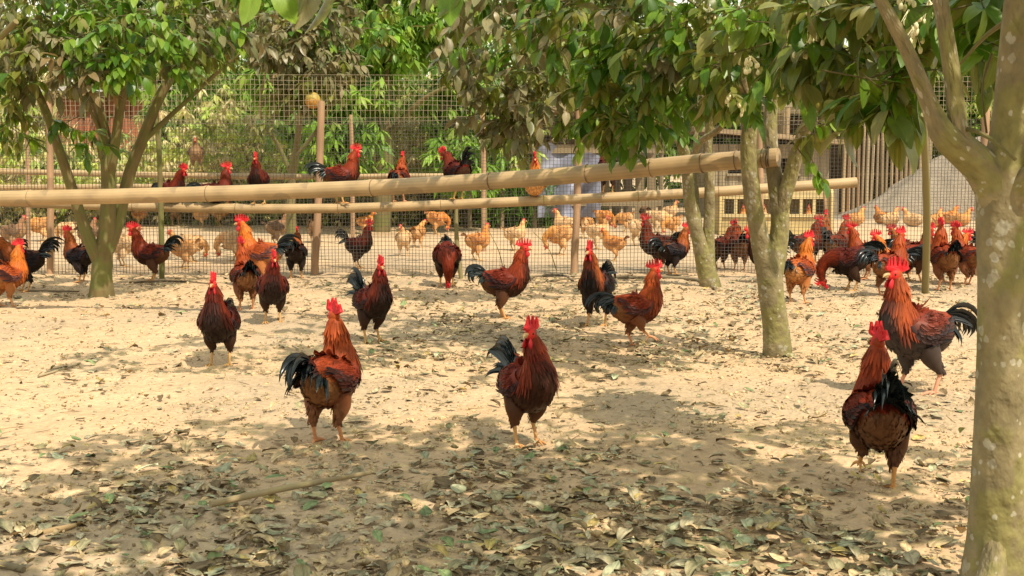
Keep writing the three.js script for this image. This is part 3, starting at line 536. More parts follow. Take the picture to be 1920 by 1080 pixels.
// left tree, forked into three stems
{
  const b = onGround(190, 556), d = -b.z, D = d - 0.02;
  tree('pomelo tree with several spreading stems standing beside the leftmost fence post', b,
    [[[b.clone().add(V(0, -0.06, 0)), 0.118], [[190, 545, D], 0.098], [[190, 520, D], 0.085], [[193, 480, D], 0.082], [[200, 440, D], 0.07], [[204, 380, D], 0.062], [[203, 330, D], 0.056], [[198, 270, D], 0.05], [[188, 215, d - 0.1], 0.042], [[160, 150, d - 0.2], 0.032], [[120, 80, d - 0.3], 0.02]],
      [[[192, 500, D], 0.06], [[170, 455, D - 0.05], 0.05], [[148, 395, D - 0.1], 0.045], [[130, 340, D - 0.15], 0.042], [[110, 280, D - 0.2], 0.038], [[90, 220, D - 0.25], 0.034], [[65, 160, D - 0.3], 0.026], [[30, 80, D - 0.4], 0.016]],
      [[[200, 470, D], 0.06], [[218, 420, D + 0.05], 0.056], [[232, 370, D + 0.08], 0.05], [[248, 310, D + 0.1], 0.048], [[272, 250, D + 0.1], 0.045], [[300, 180, D + 0.1], 0.04], [[330, 130, D + 0.1], 0.032], [[370, 60, D], 0.02]],
      [[[205, 330, D], 0.042], [[216, 270, D - 0.05], 0.04], [[226, 200, D - 0.1], 0.036], [[245, 130, D - 0.1], 0.028], [[260, 40, D - 0.1], 0.018]],
      [[[262, 270, D + 0.1], 0.026], [[300, 235, D + 0.1], 0.022], [[360, 180, D + 0.1], 0.018], [[420, 125, D + 0.2], 0.015], [[470, 85, D + 0.2], 0.010]]],
    [[[[198, 270, D], 0.016], [[165, 200, D - 0.2], 0.012], [[130, 150, D - 0.3], 0.008]], [[[205, 250, D], 0.014], [[190, 300, D - 0.2], 0.010], [[180, 260, D - 0.3], 0.007]], [[[30, 40, 8.4], 0.02], [[0, 70, 8.5], 0.022]]],
    [[at(20, 50, 9.3), E(0.4, 0.35, 0.5), 50, { dusty: 3, olive: 2 }], [at(90, 110, 9.4), E(0.42, 0.28, 0.5), 58, { dusty: 4, olive: 2 }], [at(120, 30, 9.5), E(0.4, 0.3, 0.5), 50, { dusty: 1, green: 2, olive: 1 }], [at(215, 70, 9.2), E(0.42, 0.28, 0.4), 50, { green: 3, lime: 2 }], [at(225, 125, 9.0), E(0.20, 0.12, 0.2), 16, { lime: 2, green: 2 }], [at(165, 130, 9.2), E(0.25, 0.2, 0.3), 24, { dusty: 4, dry: 1 }], [at(300, 60, 9.6), E(0.4, 0.3, 0.5), 43, { dusty: 2, olive: 2, green: 1 }], [at(340, 110, 9.6), E(0.25, 0.15, 0.3), 19, { olive: 2, green: 2 }], [at(380, 30, 9.8), E(0.4, 0.3, 0.5), 36, { dusty: 2, green: 2, lime: 1 }], [at(430, 70, 10.2), E(0.3, 0.22, 0.3), 24, { dusty: 3, olive: 1 }], [at(15, 170, 9.3), E(0.2, 0.18, 0.3), 22, { olive: 3, green: 1 }], [at(20, 235, 9.4), E(0.16, 0.14, 0.2), 12, { olive: 2, green: 1 }], [at(165, 265, 9.5), E(0.08, 0.1, 0.08), 4, { olive: 1, green: 1 }], [at(125, 230, 9.5), E(0.12, 0.06, 0.1), 4, { green: 1 }],
      [V(-4.2, 2.9, -9.6), E(1.3, 0.5, 1.2), 82, { dusty: 1, green: 1 }], [V(-2.6, 2.9, -10.2), E(1.0, 0.5, 1.0), 52, { dusty: 1, green: 1 }], [V(-5.2, 2.6, -11), E(0.9, 0.6, 0.9), 38, { olive: 1 }]],
    11, barkMat, 260);
}
// tree behind the end of the higher perch (two close stems)
{
  const b = onGround(1332, 540), d = -b.z;
  tree('pomelo tree with two close lichened stems standing just before the netting', b,
    [[[b.clone().add(V(0, -0.06, 0)), 0.115], [[1330, 530, d], 0.09], [[1322, 500, d], 0.078], [[1310, 450, d], 0.06], [[1297, 400, d], 0.055], [[1290, 340, d - 0.05], 0.05], [[1285, 290, d - 0.1], 0.046], [[1262, 240, d - 0.2], 0.036], [[1230, 170, d - 0.4], 0.026], [[1200, 90, d - 0.6], 0.015]],
      [[[1328, 505, d + 0.02], 0.065], [[1328, 450, d + 0.03], 0.052], [[1330, 390, d + 0.03], 0.048], [[1330, 330, d], 0.045], [[1326, 280, d], 0.042], [[1335, 210, d - 0.1], 0.032], [[1350, 120, d - 0.3], 0.02]],
      [[[1290, 320, d - 0.1], 0.032], [[1310, 270, d - 0.3], 0.03], [[1350, 240, d - 0.6], 0.024], [[1385, 190, d - 0.9], 0.014]],
      [[[1312, 440, d], 0.03], [[1306, 370, d + 0.1], 0.026], [[1303, 290, d + 0.15], 0.022], [[1310, 200, d + 0.2], 0.014]]],
    [[[[1240, 190, d - 0.4], 0.014], [[1130, 120, d - 0.7], 0.010], [[1010, 90, d - 1.2], 0.007]]],
    [[at(880, 70, 9.2), E(0.35, 0.3, 0.4), 34, { dusty: 2, olive: 1, green: 1 }], [at(935, 130, 9.3), E(0.34, 0.25, 0.4), 34, { dusty: 3, olive: 2 }], [at(925, 205, 9.3), E(0.28, 0.2, 0.3), 27, { dusty: 4, olive: 2 }], [at(965, 245, 9.3), E(0.2, 0.14, 0.25), 17, { dusty: 3, olive: 2 }], [at(1010, 180, 9.2), E(0.3, 0.2, 0.4), 25, { dusty: 2, olive: 2 }], [at(1040, 90, 9), E(0.45, 0.3, 0.5), 45, { olive: 3, green: 1, dusty: 1 }], [at(1330, 175, 9.6), E(0.4, 0.16, 0.4), 26, { olive: 2, green: 2 }], [at(1235, 235, 9.8), E(0.22, 0.12, 0.3), 16, { olive: 2, green: 1 }], [at(1130, 200, 9.4), E(0.5, 0.3, 0.4), 40, { olive: 2, green: 1 }],
      [V(0.5, 2.75, -9.8), E(1.2, 0.45, 1.1), 58, { olive: 1, dusty: 1 }], [V(2.1, 2.8, -10.4), E(1.1, 0.5, 1.0), 43, { olive: 1, green: 1 }]],
    12, lichenMat, 280);
}
// forked tree that carries the higher perch
{
  const b = onGround(1457, 666), d = -b.z, t = tree('forked pomelo tree with lichen spots carrying the end of the thick front bamboo pole', b,
    [[[b.clone().add(V(0, -0.06, 0)), 0.092], [[1457, 650, d], 0.080], [[1454, 610, d], 0.072], [[1447, 560, d], 0.070], [[1442, 515, d], 0.071], [[1430, 470, d], 0.058], [[1418, 410, d - 0.02], 0.050], [[1408, 340, d - 0.04], 0.048], [[1404, 290, d - 0.05], 0.046], [[1405, 240, d - 0.05], 0.044], [[1400, 180, d - 0.1], 0.036], [[1370, 100, d - 0.2], 0.026], [[1330, 20, d - 0.3], 0.018]],
      [[[1448, 520, d + 0.02], 0.060], [[1458, 465, d + 0.05], 0.054], [[1462, 410, d + 0.06], 0.052], [[1453, 340, d + 0.08], 0.046], [[1446, 280, d + 0.1], 0.042], [[1445, 210, d + 0.12], 0.038], [[1460, 120, d + 0.1], 0.028], [[1480, 20, d], 0.02]],
      [[[1462, 400, d + 0.06], 0.044], [[1478, 345, d + 0.02], 0.042], [[1490, 300, d - 0.02], 0.040], [[1510, 240, d - 0.1], 0.034], [[1545, 180, d - 0.3], 0.028], [[1610, 110, d - 0.6], 0.025], [[1670, 40, d - 0.9], 0.018]]],
    [[[[1400, 170, d - 0.1], 0.016], [[1300, 120, d - 0.4], 0.011], [[1170, 110, d - 0.5], 0.007]], [[[1525, 215, d - 0.2], 0.006], [[1530, 270, d - 0.6], 0.004]]],
    [[at(1095, 40, 6.9), E(0.32, 0.25, 0.35), 35, { olive: 2, green: 2, lime: 1, dusty: 1 }], [at(1160, 120, 7), E(0.32, 0.25, 0.35), 37, { green: 3, olive: 2 }], [at(1180, 205, 7), E(0.26, 0.17, 0.3), 25, { green: 2, olive: 2 }], [at(1165, 255, 7), E(0.15, 0.09, 0.15), 9, { green: 3, lime: 1, olive: 1 }], [at(1120, 215, 7.1), E(0.12, 0.1, 0.12), 7, { green: 2, lime: 1 }], [at(1225, 70, 6.6), E(0.3, 0.25, 0.35), 32, { olive: 2, green: 1, dusty: 1 }], [at(1275, 140, 6.6), E(0.28, 0.18, 0.3), 28, { olive: 3, green: 2, lime: 1 }], [at(1330, 60, 6.3), E(0.28, 0.22, 0.3), 26, { olive: 2, green: 2, lime: 1, dusty: 1 }], [at(1340, 135, 6.4), E(0.22, 0.14, 0.3), 15, { olive: 2, green: 1 }], [at(1400, 100, 6), E(0.26, 0.25, 0.3), 23, { olive: 2, green: 2, lime: 1 }], [at(1450, 140, 5.9), E(0.16, 0.10, 0.2), 9, { olive: 2, green: 1 }], [at(1480, 60, 5.6), E(0.26, 0.22, 0.3), 23, { olive: 3, green: 2, lime: 1 }], [at(1385, 190, 6.2), E(0.10, 0.06, 0.1), 4, { olive: 2, green: 1 }],
      [at(1530, 240, 6.0), E(0.05, 0.07, 0.05), 3, { olive: 1, lime: 1 }, 0.12], [at(1525, 305, 6.1), E(0.03, 0.05, 0.03), 2, { lime: 1, green: 1 }, 0.075], [at(1000, 20, 7.4), E(0.35, 0.22, 0.4), 27, { olive: 2, green: 1, dusty: 2 }], [at(870, 5, 7.6), E(0.25, 0.15, 0.3), 11, { olive: 1, dusty: 2 }],
      [V(-0.1, 2.5, -6.0), E(0.9, 0.35, 0.8), 76, { olive: 1, green: 1 }], [V(-0.8, 2.4, -5.5), E(0.7, 0.3, 0.5), 40, { olive: 1, green: 1 }], [V(1.1, 2.6, -5.5), E(1.0, 0.4, 0.8), 65, { olive: 1, green: 1 }], [V(1.0, 2.7, -7.3), E(1.2, 0.4, 0.7), 50, { olive: 1, green: 1 }], [V(1.9, 2.7, -6.2), E(0.6, 0.4, 0.7), 43, { olive: 1, green: 1 }]],
    13, lichenMat, 290);
  const rope = std({ color: lin(0.07, 0.05, 0.03), roughness: 0.9 });
  for (const [px, py] of [[1438, 293], [1442, 293]]) { const p = at(px, py, 6.98).sub(b), m = part('lashing', new THREE.TorusGeometry(0.058, 0.004, 6, 20), rope, t); m.position.copy(p); m.rotation.y = Math.PI / 2 - 0.3; }
}
// near tree at the right edge
{
  const b = onGround(1868, 1112), d = -b.z;
  const trunk = [[b.clone().add(V(0, -0.08, 0)), 0.112], [[1868, 1085, d], 0.088], [[1870, 1020, d], 0.073], [[1872, 900, d], 0.064], [[1874, 780, d], 0.058], [[1877, 640, d], 0.055], [[1879, 520, d], 0.057], [[1881, 420, d], 0.062], [[1884, 340, d], 0.064], [[1893, 280, d], 0.054], [[1900, 200, d], 0.048], [[1907, 100, d], 0.045], [[1915, 0, d], 0.042], [[1932, -160, d], 0.032], [[1950, -330, d], 0.02]];
  const t = tree('thick lichen-spotted pomelo trunk at the right edge, closest to the viewer', b,
    [trunk,
      [[[1884, 460, d], 0.036], [[1880, 405, d - 0.005], 0.050], [[1862, 345, d - 0.01], 0.048], [[1832, 306, d - 0.02], 0.042], [[1798, 278, d - 0.04], 0.039], [[1768, 252, d - 0.06], 0.033], [[1750, 215, d - 0.06], 0.023], [[1728, 160, d - 0.07], 0.019], [[1700, 95, d - 0.08], 0.0175], [[1662, 20, d - 0.1], 0.016], [[1610, -70, d - 0.1], 0.013], [[1540, -170, d - 0.2], 0.01]],
      [[[1835, 316, d - 0.03], 0.022], [[1808, 284, d - 0.04], 0.030], [[1796, 235, d - 0.05], 0.024], [[1788, 160, d - 0.05], 0.022], [[1776, 80, d - 0.05], 0.021], [[1764, 0, d - 0.05], 0.019], [[1750, -120, d - 0.05], 0.016]],
      [[[1886, 460, d], 0.035], [[1898, 400, d - 0.01], 0.046], [[1920, 355, d - 0.04], 0.042], [[1950, 320, d - 0.08], 0.038], [[2010, 230, d - 0.1], 0.03], [[2080, 60, d - 0.1], 0.02]],
      [[[1868, 1000, d - 0.04], 0.02], [[1864, 1060, d - 0.07], 0.034], [[1858, 1105, d - 0.11], 0.038], [[1850, 1150, d - 0.2], 0.03], [[1830, 1190, d - 0.32], 0.012]]],
    [[[[1790, 238, d], 0.006], [[1850, 255, d - 0.15], 0.005], [[1905, 300, d - 0.2], 0.004]], [[[1860, 100, d + 0.1], 0.004], [[1842, 160, d + 0.1], 0.003], [[1850, 250, d + 0.1], 0.003]], [[[1920, 20, d + 0.05], 0.008], [[1850, 65, d + 0.2], 0.006], [[1800, 120, d + 0.3], 0.003]]],
    [[at(1545, 60, 4.7), E(0.15, 0.13, 0.2), 18, { olive: 3, green: 1 }], [at(1600, 20, 4.5), E(0.16, 0.12, 0.2), 20, { olive: 3, green: 2 }], [at(1560, 120, 4.7), E(0.13, 0.09, 0.1), 13, { olive: 2, green: 1 }], [at(1625, 140, 4.6), E(0.10, 0.09, 0.12), 8, { olive: 2, green: 1 }], [at(1640, 195, 4.2), E(0.09, 0.08, 0.1), 7, { olive: 3, green: 1 }, 0.14], [at(1690, 150, 4.2), E(0.08, 0.08, 0.1), 9, { olive: 3, green: 1 }], [at(1700, 30, 4.2), E(0.14, 0.10, 0.2), 16, { olive: 2, green: 2 }], [at(1740, 85, 4.3), E(0.08, 0.06, 0.1), 6, { olive: 1, green: 1 }], [at(1830, 60, 3.7), E(0.10, 0.09, 0.15), 11, { olive: 1, green: 1, lime: 1 }], [at(1850, 10, 3.6), E(0.10, 0.05, 0.1), 8, { green: 1, olive: 1 }],
      [V(1.0, 2.35, -2.6), E(1.5, 0.45, 0.7), 210, { olive: 1, green: 1 }, 0.11], [V(0.7, 2.6, -3.05), E(1.3, 0.4, 0.6), 190, { olive: 1, green: 1 }, 0.11], [V(0.3, 2.5, -2.7), E(1.1, 0.35, 0.6), 120, { olive: 1, green: 1 }, 0.11], [V(1.8, 2.6, -2.9), E(1.0, 0.5, 0.9), 120, { olive: 1, green: 1 }, 0.11], [V(0.9, 2.5, -2.4), E(1.6, 0.5, 0.7), 130, { olive: 1, green: 1 }, 0.11]],
    14, lichenMat, 290);
  // white blossom and buds between the leaves
  const budM = std({ color: lin(0.72, 0.66, 0.40), roughness: 0.6 }), R = rng(77), bud = new THREE.SphereGeometry(1, 7, 6);
  for (const [px, py, dd] of [[1535, 12, 4.6], [1523, 70, 4.6], [1508, 100, 4.7], [1545, 25, 4.5], [1700, 12, 4.1], [1702, 48, 4.0], [1740, 28, 4.1], [1713, 78, 4.1], [1330, 32, 6.1], [1395, 118, 5.7], [1408, 126, 5.6], [1372, 190, 5.9], [1385, 205, 5.9], [1520, 200, 5.2]]) {
    const G = new Geo(), c = at(px, py, dd).sub(b);
    for (let k = 0; k < 9; k++) { const p = c.clone().add(V((R() - 0.5) * 0.075, (R() - 0.5) * 0.06, (R() - 0.5) * 0.06)); G.ellipsoid(p, V(0.008, 0.0125, 0.008), [1, 1, 1], null, 7, 5); G.tube([p.clone().add(V(0, 0.01, 0)), c.clone().add(V(0, 0.05, 0))], [0.0016, 0.0016], 4, [1, 1, 1], { segs: 1, caps: false }); }
    part('blossom', G.build(), budM, t, 'cluster of cream white blossom buds').userData.kind = 'stuff';
  }
}
// leaves that hang low over the lens from the near tree behind the viewer
{
  const b = V(-1.6, 0, 0.8), top2 = [];
  const t = tree('pomelo tree beside the viewer, its big leaves hanging into the top of the picture', b, [[[V(-1.6, -0.05, 0.8), 0.1], [V(-1.5, 1.2, 0.7), 0.07], [V(-1.1, 2.0, 0.1), 0.05], [V(-0.6, 2.15, -0.9), 0.03], [V(-0.4, 2.1, -2.1), 0.012]]], [],
    [[V(0.1, 2.6, -1.9), E(0.9, 0.4, 0.7), 80, { olive: 1, green: 1 }, 0.11], [V(0.6, 2.5, -2.4), E(0.8, 0.35, 0.6), 80, { olive: 1, green: 1 }, 0.11], [V(-1.9, 2.7, 0.2), E(1.2, 0.5, 1.2), 90, { olive: 1, green: 1 }, 0.11]], 15, barkMat, 60);
  for (const [px, py, L, kind, ci, lean, tw] of [[470, -35, 0.105, 'lime', 1, 0.05, 0.2], [525, -50, 0.125, 'lime', 1, 0.1, -0.5], [585, -50, 0.12, 'dusty', 0, -0.15, 0.3], [620, -20, 0.10, 'olive', 3, -0.3, 0.9], [440, -35, 0.08, 'olive', 1, -0.6, 1.0], [560, -35, 0.11, 'dusty', 1, 0.2, 1.1], [838, -55, 0.115, 'lime', 0, 0.12, 0.2], [860, -40, 0.09, 'olive', 0, -0.3, 0.7]]) {
    const m = part('leaf', greenLeaf[ci % 3], leafMatOf(kind, ci), t), dir = V(lean, -1, 0.12).normalize(), z = V(Math.cos(tw), 0, Math.sin(tw)), x2 = V().crossVectors(z, dir).normalize(), z2 = V().crossVectors(dir, x2);
    new THREE.Matrix4().makeBasis(dir, x2, z2).decompose(m.position, m.quaternion, m.scale); m.position.copy(at(px, py, 2.35).sub(b)); m.scale.setScalar(L);
  }
}
// tree beyond the netting with the hanging fruit
{
  const b = foot(548, 452, 15.6), d = 15.6;
  tree('pomelo tree beyond the netting with dusty drooping crown and a ripe fruit', b,
    [[[b.clone().add(V(0, -0.05, 0)), 0.085], [[546, 400, d], 0.06], [[548, 330, d], 0.052], [[556, 280, d - 0.2], 0.045], [[562, 220, d - 0.6], 0.038], [[570, 150, d - 1.2], 0.03], [[580, 60, d - 1.8], 0.016]], [[[548, 330, d], 0.03], [[520, 270, d - 0.1], 0.026], [[490, 220, d - 0.4], 0.02], [[500, 120, d - 1.2], 0.012]], [[[556, 290, d - 0.2], 0.03], [[590, 250, d - 0.3], 0.025], [[620, 190, d - 0.8], 0.016], [[640, 100, d - 1.4], 0.01]]], [],
    [[at(560, 100, 12.6), E(0.42, 0.3, 0.4), 90, { dusty: 5, dry: 1 }], [at(620, 120, 12.7), E(0.3, 0.25, 0.3), 54, { dusty: 3, olive: 1 }], [at(520, 70, 12.8), E(0.35, 0.3, 0.4), 66, { dusty: 3, olive: 1, green: 1 }], [at(590, 165, 12.5), E(0.32, 0.13, 0.3), 36, { dusty: 2, olive: 2 }], [at(540, 180, 12.6), E(0.2, 0.12, 0.2), 16, { olive: 2, dusty: 2 }], [at(610, 50, 12.8), E(0.3, 0.2, 0.3), 40, { dusty: 2, green: 1 }], [at(500, 240, 14.6), E(0.2, 0.15, 0.2), 10, { green: 1, olive: 1 }], [at(690, 60, 13.2), E(0.3, 0.3, 0.3), 20, { green: 1, olive: 1 }], [V(-2.6, 2.9, -13.6), E(1.0, 0.5, 0.8), 70, { dusty: 1, green: 1 }]],
    16, barkMat, 160);
  const G = new Geo(); G.ellipsoid(V(0, -0.085, 0), V(0.078, 0.082, 0.078), [0.50, 0.25, 0.035], null, 20, 14, (q) => (q.y > 0.2 ? [0.36, 0.27, 0.05] : [0.52, 0.25, 0.035])); G.tube([V(0, -0.01, 0), V(0.01, 0.09, 0)], [0.005, 0.004], 6, [0.15, 0.13, 0.05], { segs: 2 });
  const f = top('pomelo_fruit', G.build(), std({ vertexColors: true, roughness: 0.6, bumpMap: barkBump, bumpScale: 0.002 }), 'round yellow orange pomelo hanging below the dusty crown', 'fruit'); f.position.copy(at(586, 172, 12.3));
}
// ---------------------------------------------------------------- beyond the netting
const sprigGeo = (() => { const R = rng(501), gs = []; for (let k = 0; k < 9; k++) { const g = leafGeo(600 + k, 0.13 + 0.05 * R(), 0.048, 0.2, 0.7, 2); g.rotateZ(-0.3 - 0.5 * R()).rotateY(k * 2.4 + R()).translate(0, 0.05 * (R() - 0.5), 0); gs.push(g); } return mergeGeometries(gs); })();
const bladeGeo = (() => { const R = rng(502), gs = []; for (let k = 0; k < 7; k++) { const g = leafGeo(620 + k, 0.20 + 0.12 * R(), 0.026, 0.25, 0.9 * R(), 3); g.rotateZ(0.2 + 1.1 * R()).rotateY(k * 2.4 + R()).translate(0, 0.06 * k, 0); gs.push(g); } const st = new Geo(); st.tube([V(0, -0.35, 0), V(0.02, 0.5, 0.02)], [0.006, 0.003], 4, [1, 1, 1], { segs: 2, caps: false }); gs.push(st.build()); return mergeGeometries(gs); })();
const farLeafMat = phys({ roughness: 0.5, specularIntensity: 0.5, transmission: 0.5, thickness: 0, side: THREE.DoubleSide });
const dryMat = phys({ roughness: 0.7, specularIntensity: 0.3, transmission: 0.4, thickness: 0, side: THREE.DoubleSide });
function scatter(n, R, place, colours, s0, s1) {
  const out = [], q = new THREE.Quaternion(), e = new THREE.Euler();
  for (let k = 0; k < n; k++) { const p = place(R), s = lerp(s0, s1, R()); e.set((R() - 0.5) * 1.1, R() * 6.28, (R() - 0.5) * 1.1); out.push({ mat: new THREE.Matrix4().compose(p, q.setFromEuler(e), V(s, s, s)), col: lin(...sc3(colours[Math.floor(R() * colours.length)], 0.75 + 0.5 * R())) }); }
  return out;
}
function farTree(label, x, z, h, w, n, seed, cols, lobes) {
  const t = thing('background_tree', V(x, 0, z), label, 'tree', 'trees beyond the undergrowth'), R = rng(seed), G = new Geo();
  G.tube([V(0, -0.1, 0), V(0.1, h * 0.35, 0), V(0.05, h * 0.6, 0.1), V(0.1, h * 0.85, 0)], [0.16, 0.13, 0.09, 0.04], 10, [1, 1, 1], { rough: 0.1, per: 0.5, seed });
  for (let k = 0; k < 7; k++) { const a = k * 0.9 + R(), y = h * (0.3 + 0.08 * k); G.tube([V(0.08, y, 0), V(Math.cos(a) * w * 0.4, y + h * 0.12, Math.sin(a) * w * 0.3), V(Math.cos(a) * w * 0.75, y + h * 0.18, Math.sin(a) * w * 0.5)], [0.06, 0.04, 0.015], 7, [1, 1, 1], { per: 0.4, rough: 0.15, seed: k }); }
  part('trunk', G.build(), barkMat, t);
  const L = []; for (let k = 0; k < lobes; k++) L.push([V((R() * 2 - 1) * w * 0.75, h * (0.22 + 0.72 * R()), (R() * 2 - 1) * w * 0.5), w * (0.22 + 0.2 * R())]);
  instanced('crown', sprigGeo, farLeafMat, scatter(n, R, () => { const [c, r] = L[Math.floor(R() * L.length)], d = V(R() * 2 - 1, R() * 2 - 1, R() * 2 - 1).normalize().multiplyScalar(r * Math.pow(R(), 0.4)); return V(c.x + d.x, Math.max(0.3, c.y + d.y * 0.8), c.z + d.z); }, cols, 0.9, 1.7), t);
  return t;
}
const FARC = [[0.24, 0.37, 0.04], [0.32, 0.45, 0.05], [0.16, 0.28, 0.035], [0.42, 0.47, 0.09]], DARKC = [[0.13, 0.22, 0.035], [0.19, 0.28, 0.05], [0.26, 0.30, 0.09]];
farTree('leafy green tree rising behind the orange shed', -9.2, -29, 6.2, 3.0, 2600, 701, DARKC, 16);
farTree('tall tree with mixed green leaves left of the brightest crown', -6.0, -31, 6.8, 2.8, 2600, 702, FARC, 16);
farTree('bright lime green tree in full sun above the middle of the perch', -2.1, -19.6, 4.9, 2.0, 3400, 703, [[0.24, 0.42, 0.03], [0.18, 0.35, 0.03], [0.32, 0.46, 0.05], [0.13, 0.27, 0.03]], 20);
farTree('deep green tree standing behind the blue tarp shelter', 1.4, -29, 6.4, 2.7, 2600, 704, DARKC, 16);
farTree('sunlit green tree behind the yellow feed trough', 4.6, -30, 6.4, 2.7, 2600, 705, FARC, 16);
farTree('bushy green tree behind the bamboo slat hut', 8.0, -29.5, 6.4, 3.0, 2800, 706, FARC, 16);
farTree('dark leaved tree at the far right behind the sand heap', 11.8, -29, 6.2, 3.0, 2200, 707, DARKC, 14);
farTree('dark leaved tree at the far left beyond the netting', -13, -28, 6, 3.0, 2200, 708, DARKC, 14);
farTree('light green tree filling the gap left of the lime crown', -4.6, -25, 6.4, 2.4, 2600, 709, FARC, 16);
farTree('bright leafy tree between the hut and the right trunk', 10.0, -27.4, 5.6, 2.2, 2600, 710, FARC, 16);
for (const [k, [x, z]] of [[-16, -36], [-10.5, -37], [-4.5, -38], [1, -37], [6.5, -38], [12, -37], [17, -36]].entries()) farTree(['far hazy tree behind the shed roof', 'far tall tree between shed and lime crown', 'far tree peeping left of the lime crown', 'far tree peeping over the tarp shelter', 'far tree over the feed trough', 'far tree over the sand heap', 'far tree past the right edge'][k], x, z, 9.5, 3.9, 2300, 720 + k, k % 2 ? FARC : DARKC, 16);

// dry bamboo scrub and weeds along the far side of the yard, a tangle nobody could count
{
  const g = new THREE.Group(); g.name = 'undergrowth'; scene.add(g); tag(g, 'tangle of dry straw coloured scrub and weeds beyond the yard', 'undergrowth', null, 'stuff');
  const R = rng(801), low = (x) => 1 - 0.55 * Math.exp(-(((x + 7.9) / 1.25) ** 4)), hgt = (x) => (1.7 + 1.1 * fbm(x * 0.5 + 20, 3, 3, 141)) * low(x), place = (x0, x1) => () => { const x = lerp(x0, x1, R()), dz = Math.pow(R(), 1.3); return V(x, Math.pow(R(), 0.8) * hgt(x) * (0.25 + 0.85 * dz), -21.6 - 3.6 * dz); };
  instanced('dry_scrub', bladeGeo, dryMat, scatter(7000, R, place(-12, 1.2), [[0.70, 0.58, 0.30], [0.60, 0.48, 0.24], [0.74, 0.64, 0.38], [0.42, 0.35, 0.17], [0.50, 0.54, 0.17]], 0.7, 1.5), g);
  instanced('weeds', sprigGeo, farLeafMat, scatter(1500, R, () => { const x = lerp(-12, 1.8, R()); return V(x, hgt(x) - 0.5 + 1.5 * R() * low(x), -22 - 2.5 * R()); }, [[0.2, 0.33, 0.04], [0.28, 0.40, 0.05], [0.13, 0.24, 0.04], [0.4, 0.42, 0.12]], 0.8, 1.5), g);
  instanced('weeds', sprigGeo, farLeafMat, scatter(4200, R, place(-12, 1.6), [[0.26, 0.36, 0.06], [0.36, 0.44, 0.08], [0.16, 0.26, 0.05], [0.46, 0.46, 0.16]], 0.7, 1.3), g);
  instanced('weeds', sprigGeo, dryMat, scatter(3000, R, () => { const x = lerp(-12, 1.4, R()), dz = R(); return V(x, R() * hgt(x) * (0.3 + 0.8 * dz), -21.2 - 3.2 * dz); }, [[0.70, 0.60, 0.32], [0.62, 0.55, 0.22], [0.46, 0.50, 0.14], [0.74, 0.66, 0.42]], 0.5, 1.0), g);
  instanced('weeds', sprigGeo, farLeafMat, scatter(1600, R, () => V(lerp(6.4, 13, R()), 0.3 + 2.3 * R(), -28 - 2.0 * R()), [[0.2, 0.24, 0.1], [0.34, 0.34, 0.2], [0.10, 0.18, 0.04]], 0.7, 1.3), g);
  instanced('weeds', bladeGeo, farLeafMat, scatter(420, R, () => V(lerp(-0.6, 0.7, R()), 0.1 + 0.75 * R(), -20.5 - 1.2 * R()), [[0.20, 0.40, 0.04], [0.14, 0.32, 0.03]], 0.6, 1.0), g);
}
{
  const R = rng(803), g = scene.getObjectByName('undergrowth');
  instanced('weeds', sprigGeo, farLeafMat, scatter(1300, R, () => { const x = lerp(-9.5, 0.6, R()); return V(x, (0.7 + 2.0 * fbm(x * 1.3, 5, 2, 143) * R() + 0.7 * R()) * (1 - 0.5 * Math.exp(-(((x + 6.9) / 1.1) ** 4))), -20.2 - 1.2 * R()); }, [[0.52, 0.58, 0.14], [0.62, 0.58, 0.26], [0.40, 0.52, 0.10], [0.70, 0.62, 0.36]], 0.7, 1.3), g);
  instanced('weeds', sprigGeo, farLeafMat, scatter(4200, R, () => V(lerp(-22, 22, R()), 3.6 * R(), -33 - 2 * R()), [[0.16, 0.28, 0.05], [0.24, 0.34, 0.07], [0.10, 0.18, 0.04], [0.34, 0.36, 0.14]], 1.5, 2.6), g);
  instanced('weeds', sprigGeo, farLeafMat, scatter(1200, R, () => V(lerp(8, 13, R()), 2.6 * R(), -26.8 - 1.4 * R()), [[0.30, 0.36, 0.12], [0.44, 0.44, 0.24], [0.18, 0.26, 0.06]], 0.7, 1.3), g);
}
const planks = (parent, name, o, du, n, w, h, th, mats, R, gap = 0.006, drop = 0.03) => { for (let k = 0; k < n; k++) { const hh = h - drop * R(), m = part(name, new THREE.BoxGeometry(w - gap, hh, th * (0.8 + 0.4 * R())), mats[Math.floor(R() * mats.length)], parent); m.position.copy(o).addScaledVector(du, (k + 0.5) * w).add(V(0, hh / 2, (R() - 0.5) * 0.012)); m.rotation.z = (R() - 0.5) * 0.015; } };
const tinted = (c, rough = 0.85) => std({ color: lin(...c), map: woodTex, roughness: rough });
